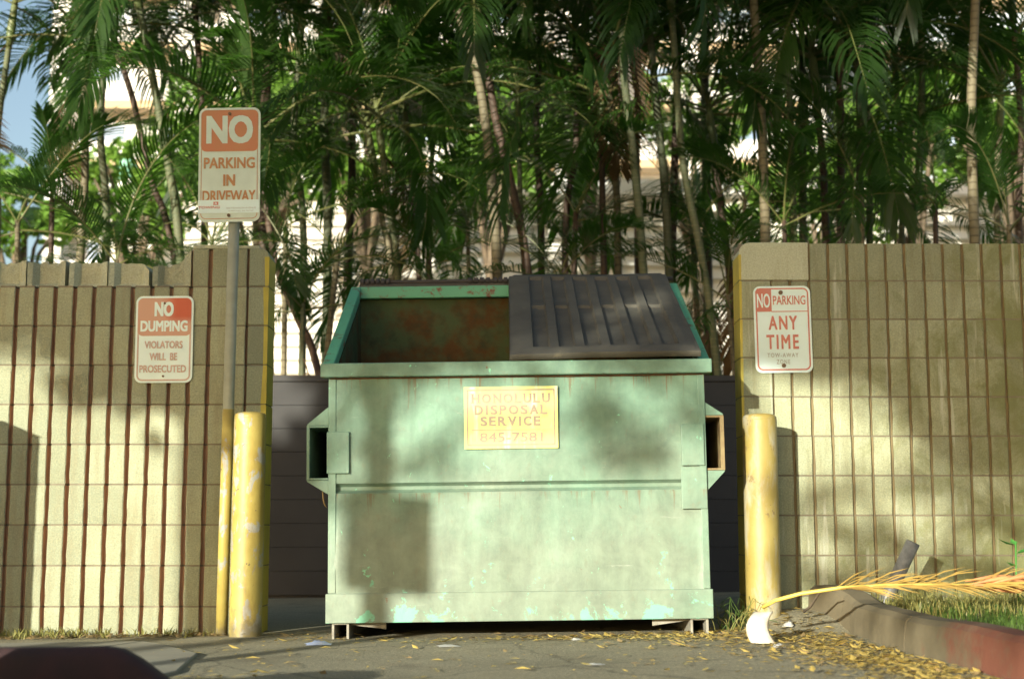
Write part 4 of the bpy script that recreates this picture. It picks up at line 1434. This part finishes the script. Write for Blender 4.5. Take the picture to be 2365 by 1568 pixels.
# sea green dome on the low building
p = at(292, 400, LY + 1)
dm = empty('dome', (p.x, LY + 1, ztop)); tag(dm, 'small sea green domed turret above the low white building', 'turret')
hgt_ = at(292, 352, LY + 1).z - ztop
link('drum', MB().lathe([(.22, 0), (.22, hgt_ * .6)], 16).mesh('drum', M['sea_green'], True), dm)
link('cap', MB().lathe([(.26, hgt_ * .6), (.24, hgt_ * .75), (.15, hgt_ * .92), (.03, hgt_)], 16).mesh('cap', M['sea_green'], True), dm)

# ------------------------------------------------------------------ things outside the frame that shade the place
def shade_from(px, py, t, Y=7.3):
    return at(px, py, Y) - SDIR * t
# post with a square sign, its shadow crosses the dumpster front
TH = 7.5
tgt = at(872, 1250, DY)
pb = tgt - SDIR * (TH / math.cos(SUN_EL))
sp = empty('sign_post', (pb.x, pb.y, gz(pb.x, pb.y)))
tag(sp, 'round steel post with a sign panel by the road, left of the camera', 'post')
link('pipe', MB().tube([(0, 0, -.05), (0, 0, 3.1)], .062, 14).mesh('pipe', M['galv'], True), sp)
dz = TH * math.tan(SUN_EL)
pz0, pz1 = zof(1364, DY) + dz + .05, zof(1132, DY) + dz + .05
pn = link('panel', MB().extrude_y(rrect(-.185, .185, pz0, pz1, .03), -.062, -.058).mesh('panel', M['galv']), sp)
pn.rotation_euler = (0, 0, -SUN_AZ)
pn.location = (.05, 0, 0)
# pedestal with a hipped cap
pp = at(20, 985, WALL_Y) - SDIR * 1.15
pe = empty('utility_pedestal', (pp.x - .06, pp.y, gz(pp.x, pp.y)))
tag(pe, 'squat utility pedestal with hipped cap left of the block wall', 'pedestal')
hz = pp.z - gz(pp.x, pp.y)
link('body', MB().box(-.16, .16, -.12, .12, -.05, hz - .03).mesh('body', M['galv']), pe, .01)
link('cap', MB().add([(-.17, -.13, hz - .03), (.17, -.13, hz - .03), (.17, .13, hz - .03), (-.17, .13, hz - .03), (-.03, 0, hz + .03), (.03, 0, hz + .03)], [(0, 1, 5, 4), (1, 2, 5), (2, 3, 4, 5), (3, 0, 4), (3, 2, 1, 0)]).mesh('cap', M['galv']), pe)
# unseen low stone, added to throw shade on the left kerb
st = empty('shade_stone', (-1.66, 3.42, gz(-1.66, 3.42))); tag(st, 'unseen low stone added to shade the left kerb', 'shade_stone')
bm = bmesh.new(); bmesh.ops.create_icosphere(bm, subdivisions=3, radius=1)
for v in bm.verts:
    k = 1 + (vnoise(v.co.x * 2 + 3, v.co.y * 2 + v.co.z) - .5) * .35
    v.co = Vector((v.co.x * .42 * k, v.co.y * .16 * k, max(-.1, v.co.z * .40 * k)))
me = bpy.data.meshes.new('stone'); bm.to_mesh(me); bm.free(); me.materials.append(M['soil'])
link('stone', me, st)
# street trees behind the camera: crowns shade the upper walls and the palms
def bound(px):
    """lowest pixel row that the crowns shade on the wall plane"""
    pts = [(-900, 900), (0, 880), (230, 900), (300, 985), (400, 1010), (560, 1010), (640, 900), (740, 905), (1180, 905), (1500, 915), (1640, 905), (1760, 880), (1850, 930), (1900, 905), (2080, 900), (2140, 1010), (2240, 1130), (2400, 1120), (3200, 1150)]
    for (a, b), (c, d) in zip(pts, pts[1:]):
        if a <= px <= c:
            return b + (d - b) * (px - a) / (c - a)
    return 900
def street_tree(foot, clumps, seed, label, trunk_r, fork):
    r_ = random.Random(seed)
    root = empty('street_tree', foot); tag(root, label, 'tree', 'street trees behind the camera')
    base = Vector(foot)
    top = fork - base
    link('trunk', MB().tube([(0, 0, -.1), top * .5 + Vector((.05, 0, 0)), top], [trunk_r * 1.1, trunk_r, trunk_r * .9], 12).mesh('trunk', M['bark'], True), root)
    for k, (c, rad) in enumerate(clumps):
        if k % 16 == 0 and c.z > fork.z + .6:
            q = c - base
            link('limb', MB().tube([top * .97, top.lerp(q, .5) + Vector((0, 0, .25)), q], [trunk_r * .5, trunk_r * .3, .02], 6).mesh('limb', M['bark'], True), root)
    m_ = MB()
    leaf_cloud(m_, [(c - base, rad) for c, rad in clumps], 420, .085, r_)
    link('crown', m_.mesh('crown', M['tree_leaf_dark']), root)
r_ = random.Random(11)
T1 = at(462, 1250, WALL_Y) - SDIR * (10.0 / math.cos(SUN_EL))
T2 = at(700, 1250, WALL_Y) - SDIR * 15.5
T3 = at(2700, 1250, WALL_Y) - SDIR * 16
cl = [[], [], []]
def add_clump(px, py, rpx, t):
    c = shade_from(px, py, t, 6.83 if 730 < px < 1645 else 7.38)
    i = 0 if px < 700 else (1 if px < 1900 else 2)
    cl[i].append((c, rpx * .00225))
GAPS = [(at(a, b, y), r) for a, b, y, r in ((195, 300, 12.6, .40), (200, 120, 12.6, .25), (1140, 170, 12.2, .55), (640, 380, 12.4, .35), (870, 260, 13, .40), (1460, 260, 12.1, .25),
        (2110, 230, 13, .35), (2255, 420, 12, .25), (2330, 330, 12.5, .25), (1762, 430, 12.2, .22), (680, 915, 11.2, .22), (1400, 675, 7.9, .10), (1150, 560, 12, .2), (900, 560, 12.6, .2))]
for _ in range(900):
    px = r_.uniform(-700, 3300)
    rp = r_.uniform(110, 230) if r_.random() < .45 else r_.uniform(200, 320)
    hi = bound(px) - rp * .80
    py = hi - r_.random() ** 1.25 * 2300 - r_.uniform(0, 40)
    if py < -1700: continue
    t = r_.uniform(9.5, 12.5) if px < 700 else r_.uniform(14, 18)
    c = shade_from(px, py, t)
    # gaps in the crowns through which the sun reaches palms and bay
    if any((((c - q) - SDIR * (c - q).dot(SDIR)).length < rad + rp * .00225 * .75) for q, rad in GAPS):
        continue
    add_clump(px, py, rp, t)
for (px, py, rp) in [(1425, 1000, 80), (1450, 1070, 55), (1370, 960, 50), (1000, 1075, 38), (955, 1090, 30), (1570, 905, 60), (1610, 970, 45), (1240, 880, 40),
                     (2200, 960, 110), (2120, 910, 80), (2330, 940, 90), (1990, 1120, 48), (2100, 1105, 55), (2205, 1110, 60), (2320, 1130, 60), (1920, 1140, 42), (2200, 1235, 38), (2340, 1230, 45), (1860, 1180, 35), (2060, 1260, 40),
                     (1900, 1230, 55), (2000, 1225, 60), (2010, 1330, 60), (1900, 1340, 55), (2200, 1300, 70), (2300, 1330, 70), (2330, 1200, 60), (2240, 1195, 45), (2100, 1330, 60), (2360, 1080, 60), (2190, 1040, 60), (575, 1020, 55), (590, 940, 60), (520, 1050, 50), (350, 1010, 30), (150, 905, 60), (790, 850, 48), (900, 845, 50), (1010, 850, 42), (1110, 845, 46), (1230, 850, 50), (1360, 845, 52), (1480, 850, 48), (1600, 850, 55), (1660, 1130, 30)]:
    add_clump(px, py, rp, r_.uniform(14, 17) if px > 700 else 10)
for (px, py, rp, Y) in [(2120, 1420, 55, 6.0), (2230, 1440, 60, 5.5), (2330, 1470, 60, 5.0), (2000, 1410, 40, 6.4)]:
    cl[2].append((shade_from(px, py, r_.uniform(14, 17), Y), rp * .0020))
street_tree((T1.x, T1.y, 0), cl[0], 1, 'street tree left of the camera shading the left wall', .125, Vector((T1.x, T1.y, 3.0)))
street_tree((T2.x, T2.y, 0), cl[1], 2, 'street tree behind the camera shading the dumpster top', .10, Vector((T2.x + .1, T2.y, 3.2)))
street_tree((T3.x, T3.y, 0), cl[2], 3, 'street tree behind the camera shading the right wall', .14, Vector((T3.x, T3.y, 3.4)))

# ------------------------------------------------------------------ fallen frond and small things on the ground
fy = 6.15
path_px = [(1762, 1402, 6.35), (1790, 1386, 6.30), (1850, 1370, 6.25), (1940, 1357, 6.2), (2050, 1351, 6.15), (2150, 1350, 6.1), (2250, 1350, 6.05), (2330, 1345, 6.0)]
RP = [at(a, b, y) for a, b, y in path_px]
ff = empty('fallen_palm_frond', (RP[0].x, RP[0].y, gz(RP[0].x, RP[0].y)))
tag(ff, 'fallen yellow palm frond lying across the kerb from its white sheath', 'palm frond')
b0 = ff.location
link('rachis', MB().tube([p - b0 for p in RP], [.0085, .0085, .0085, .008, .007, .006, .005, .004], 8).mesh('rachis', M['dead_rachis'], True), ff)
m_ = MB(); r_ = random.Random(5)
for k in range(62):
    s = .40 + .60 * k / 62
    f = s * (len(RP) - 1); i = min(len(RP) - 2, int(f))
    P = RP[i].lerp(RP[i + 1], f - i) - b0
    T = (RP[i + 1] - RP[i]).normalized()
    for sd_ in (-1, 1):
        ll = r_.uniform(.13, .29) * (1 - .45 * abs(s - .7))
        back = r_.uniform(.1, .45)
        d = (T * r_.uniform(.7, 1.2) + Vector((0, 1, 0)) * sd_ * r_.uniform(.25, .6) + Vector((0, 0, 1)) * (r_.uniform(-.16, .42) if sd_ > 0 else r_.uniform(-.18, .03))).normalized()
        W_ = d.cross(Vector((0, 1, .3))).normalized() * .0032
        q1, q2 = P + d * ll * .55, P + d * ll - Vector((0, 0, ll * .10))
        m_.add([P - W_ * .4, P + W_ * .4, q1 + W_, q1 - W_, q2], [(0, 1, 2, 3), (3, 2, 4)])
link('leaflets', m_.mesh('leaflets', M['dead_frond']), ff)['kind'] = 'stuff'
m_ = MB()
tp = RP[-2]
for k in range(9):
    a = tp + Vector((r_.uniform(-.05, .05), r_.uniform(-.04, .04), r_.uniform(-.02, .02))) - b0
    m_.tube([a, a + Vector((.14, r_.uniform(-.02, .02), r_.uniform(-.01, .04))), a + Vector((.30, r_.uniform(-.03, .03), r_.uniform(-.03, .05)))], [.003, .012, .001], 5)
link('curled_tip', m_.mesh('curled_tip', M['dead_tip'], True), ff)
# sheath: a curved trough standing on the ground
P = []
sh0, sh1 = at(1765, 1412, 6.30), at(1764, 1484, 6.22)
for i in range(8):
    t = i / 7
    c = sh1.lerp(sh0, t) - b0
    wd = .055 - .012 * t
    row = []
    for j in range(9):
        q = R(-80 + 160 * j / 8)
        row.append((c.x + math.sin(q) * wd - .028 * math.sin(t * 3.1) , c.y - math.cos(q) * .03 + .02, max(gz(1.1, 6.3) + .003 - b0.z, c.z)))
    P.append(row)
sh = link('sheath', MB().grid(P).mesh('sheath', M['sheath'], True), ff)
so = sh.modifiers.new('thick', 'SOLIDIFY'); so.thickness = .005
# second dark stem
ds = [at(1856, 1412, 6.9), at(1872, 1400, 6.85), at(1892, 1370, 6.7), at(1900, 1362, 6.6)]
o = empty('fallen_twig', ds[0]); tag(o, 'thin dark curved twig under the fallen frond', 'twig')
link('stem', MB().tube([p - ds[0] for p in ds], [.006, .006, .005, .004], 6).mesh('stem', M['bark'], True), o)

# leaning pipe stub by the right wall
a, b = at(2078, 1318, 7.0), at(2109, 1252, 6.97)
pi = empty('pipe_stub', (a.x, a.y, bz(a.x, a.y))); tag(pi, 'short grey pipe leaning in the bed before the right wall', 'pipe')
dv = (b - a).normalized()
a2 = a - dv * max(0, (a.z - bz(a.x, a.y) + .04) / dv.z)
m_ = MB().tube([a2 - pi.location, b - pi.location, b - pi.location, b - dv * .05 - pi.location], [.034, .034, .026, .026], 16, False)
link('tube', m_.mesh('tube', M['pipe_dark'], True), pi)
link('bore', MB().tube([b - dv * .052 - pi.location, b - dv * .048 - pi.location], .0265, 16).mesh('bore', M['black']), pi)

# wrapper and paper
def scrap(name, px, py, Y, w_, d_, h_, mat, label, seed):
    r2 = random.Random(seed)
    p = at(px, py, Y); p.z = gz(p.x, p.y) + .002
    P = []
    for i in range(7):
        P.append([((j / 8 - .5) * w_ + r2.uniform(-.006, .006), (i / 6 - .5) * d_, h_ * math.sin(math.pi * i / 6) * (.4 + .6 * r2.random()) * math.sin(math.pi * (j + .5) / 9)) for j in range(9)])
    me = MB().grid(P).mesh(name, mat, True)
    o = link(name, me, None, 0, p, (0, 0, r2.uniform(-.4, .4)))
    tag(o, label, 'litter', 'scraps of litter on the ground')
scrap('wrapper', 735, 1478, 6.55, .115, .10, .022, M['blue_wrap'], 'crumpled blue and white wrapper left of the dumpster foot', 1)
scrap('paper_scrap', 1330, 1438, 6.60, .05, .05, .012, M['paper'], 'small white paper scrap under the dumpster front edge', 2)
scrap('paper_scrap', 1820, 1408, 6.9, .05, .06, .035, M['paper'], 'white paper scrap at the foot of the right bollard', 3)
scrap('paper_scrap', 1035, 1474, 6.35, .10, .08, .010, M['paper'], 'pale flattened paper scrap on the asphalt before the dumpster', 4)
scrap('paper_scrap', 1373, 1528, 5.45, .07, .06, .006, M['paper'], 'pale paper strip nearest the camera on the asphalt', 5)
scrap('paper_scrap', 1798, 1476, 6.1, .06, .06, .02, M['paper'], 'white paper scrap beside the frond sheath', 6)

# leaf litter
def litter(name, mat, spots, seed, size):
    r2 = random.Random(seed)
    m_ = MB()
    for (x, y, sx, sy, n) in spots:
        for _ in range(n):
            px_, py_ = r2.gauss(x, sx), r2.gauss(y, sy)
            if py_ > 7.36 or (px_ > kerb_x(min(max(py_, 2), 7.2)) - .03 and py_ > 2):
                continue
            z = gz(px_, py_) + r2.uniform(.003, .012)
            a = r2.uniform(0, 6.28); s = size * (.45 + 1.3 * r2.random() ** 2)
            ux, uy = math.cos(a) * s, math.sin(a) * s
            tz = r2.uniform(-.45, .6) * s
            m_.add([(px_ - ux, py_ - uy, z), (px_ + uy * .4, py_ - ux * .4, z + abs(tz) * .5), (px_ + ux, py_ + uy, z + max(0, tz)), (px_ - uy * .4, py_ + ux * .4, z + .002)], [(0, 1, 2, 3)])
    o = link(name, m_.mesh(name, mat)); o['kind'] = 'stuff'
    return o
sp1 = [(.75, 6.65, .22, .14, 420), (.25, 6.68, .35, .09, 200), (-.35, 6.65, .35, .08, 70), (1.25, 6.35, .20, .35, 700), (1.40, 5.6, .12, .5, 900), (1.40, 4.9, .14, .4, 700), (1.15, 5.5, .22, .45, 220), (1.3, 7.0, .25, .2, 220), (-1.0, 5.6, .5, .6, 60), (.3, 5.6, .8, .6, 130), (-.95, 6.75, .2, .15, 40), (-1.1, 5.0, .12, .15, 60), (-1.35, 6.1, .2, .15, 30)]
tag(litter('fallen_leaves', M['litter'], sp1, 3, .019), 'small yellow leaves strewn over the driveway', 'leaf litter')
sp2 = [(.6, 6.75, .5, .12, 220), (1.25, 6.4, .25, .4, 300), (1.35, 5.3, .16, .6, 300), (-2.2, 7.22, .5, .08, 620), (-1.5, 7.2, .15, .08, 60), (0, 5.8, 1.0, .6, 80), (-.9, 6.9, .12, .15, 60)]
tag(litter('brown_leaves', M['litter_brown'], sp2, 4, .020), 'tan dry leaves along wall foot and kerb', 'leaf litter')

def blades(name, mat, spots, seed, hmin, hmax, wd, lean=.5, zf=gz, clump=False):
    r2 = random.Random(seed); m_ = MB()
    for (x0, x1, y0, y1, n) in spots:
        for _ in range(n):
            x, y = r2.uniform(x0, x1), r2.uniform(y0, y1)
            if clump and vnoise(x * 9 + 3, y * 9) < .50:
                continue
            z = zf(x, y) - .004
            h = r2.uniform(hmin, hmax)
            a = r2.uniform(0, 6.28); l = r2.uniform(0, lean) * h
            d = Vector((math.cos(a), math.sin(a), 0)); p = Vector((-d.y, d.x, 0)) * wd
            b = Vector((x, y, z)); c = b + Vector((0, 0, h * .6)) + d * l * .35; t = b + Vector((0, 0, h)) + d * l
            m_.add([b - p, b + p, c + p * .8, c - p * .8, t], [(0, 1, 2, 3), (3, 2, 4)])
    o = link(name, m_.mesh(name, mat)); o['kind'] = 'stuff'
    return o
tag(blades('grass', M['grass'], [(1.80, 3.6, 4.2, 6.9, 11000)], 5, .012, .055, .003, 1.5, bz), 'short green grass growing behind the right kerb', 'grass')
tag(blades('dry_grass', M['weed'], [(1.75, 3.9, 6.5, 7.35, 2200), (1.74, 2.3, 6.0, 6.9, 700)], 6, .03, .10, .0025, 1.2, bz), 'dry grass and litter along the right wall foot', 'grass')
tag(blades('weeds', M['weed'], [(-2.9, -2.0, 7.16, 7.37, 800), (-2.0, -1.5, 7.25, 7.38, 110), (-1.62, -1.5, 7.1, 7.3, 60), (-2.8, -2.3, 5.9, 6.2, 60)], 8, .012, .06, .004, 1.6, gz, True), 'low dry weeds at the foot of the left wall', 'weeds')
# tuft of curled grass between dumpster and right bollard
tf = empty('grass_tuft', (1.07, 6.98, gz(1.07, 6.98))); tag(tf, 'tuft of curling dry grass between dumpster and right bollard', 'plant')
r2 = random.Random(9)
gm, wm = MB(), MB()
for k in range(34):
    a, h = r2.uniform(0, 6.28), r2.uniform(.05, .17)
    o0 = Vector((r2.gauss(0, .05), r2.gauss(0, .04), 0))
    d = Vector((math.cos(a), math.sin(a), 0)) * r2.uniform(.03, .12)
    pts = [o0, o0 + d * .35 + Vector((0, 0, h * .6)), o0 + d * .8 + Vector((0, 0, h)), o0 + d * 1.3 + Vector((0, 0, h * .85)), o0 + d * 1.35 + Vector((0, 0, h * .65))]
    (wm if k % 2 == 0 else gm).tube(pts, [.0022, .002, .0017, .0013, .0006], 4)
link('green_blades', gm.mesh('green_blades', M['grass'], True), tf)
link('dry_blades', wm.mesh('dry_blades', M['weed'], True), tf)
# broad-leaved weed at the right edge
wl = at(2352, 1330, 6.6)
wp = empty('weed_plant', (wl.x, wl.y, bz(wl.x, wl.y))); tag(wp, 'bright green leafy weed at the right edge before the wall', 'plant')
link('stem', MB().tube([(0, 0, -.02), (-.01, 0, .14), (-.005, 0, .30)], .004, 6).mesh('stem', M['bright_leaf'], True), wp)
for k, (a, zz_, l) in enumerate([(2.7, .30, .085), (.4, .26, .10), (3.6, .20, .06), (5.2, .14, .07), (1.6, .30, .06), (.1, .10, .08), (3.1, .08, .07)]):
    d = Vector((math.cos(a), math.sin(a) * .6, .35)).normalized(); s_ = Vector((-d.y, d.x, 0)).normalized() * l * .30
    b = Vector((-.005, 0, zz_ * .95))
    me = MB().add([b, b + d * l * .45 + s_, b + d * l, b + d * l * .45 - s_, b + d * l * .5 + Vector((0, 0, -.01))], [(0, 1, 4), (1, 2, 4), (2, 3, 4), (3, 0, 4)]).mesh('leaf', M['bright_leaf'], True)
    link('leaf', me, wp)
# twig caught under the left fork pocket
q = at(745, 1140, DY + .1)
tw_ = empty('hanging_straw', q); tag(tw_, 'dry straw hanging below the left fork pocket', 'straw')
link('stem', MB().tube([(0, 0, .012), (.004, 0, -.03), (.012, 0, -.055), (.022, 0, -.068)], [.004, .0035, .003, .001], 5).mesh('stem', M['litter_brown'], True), tw_)
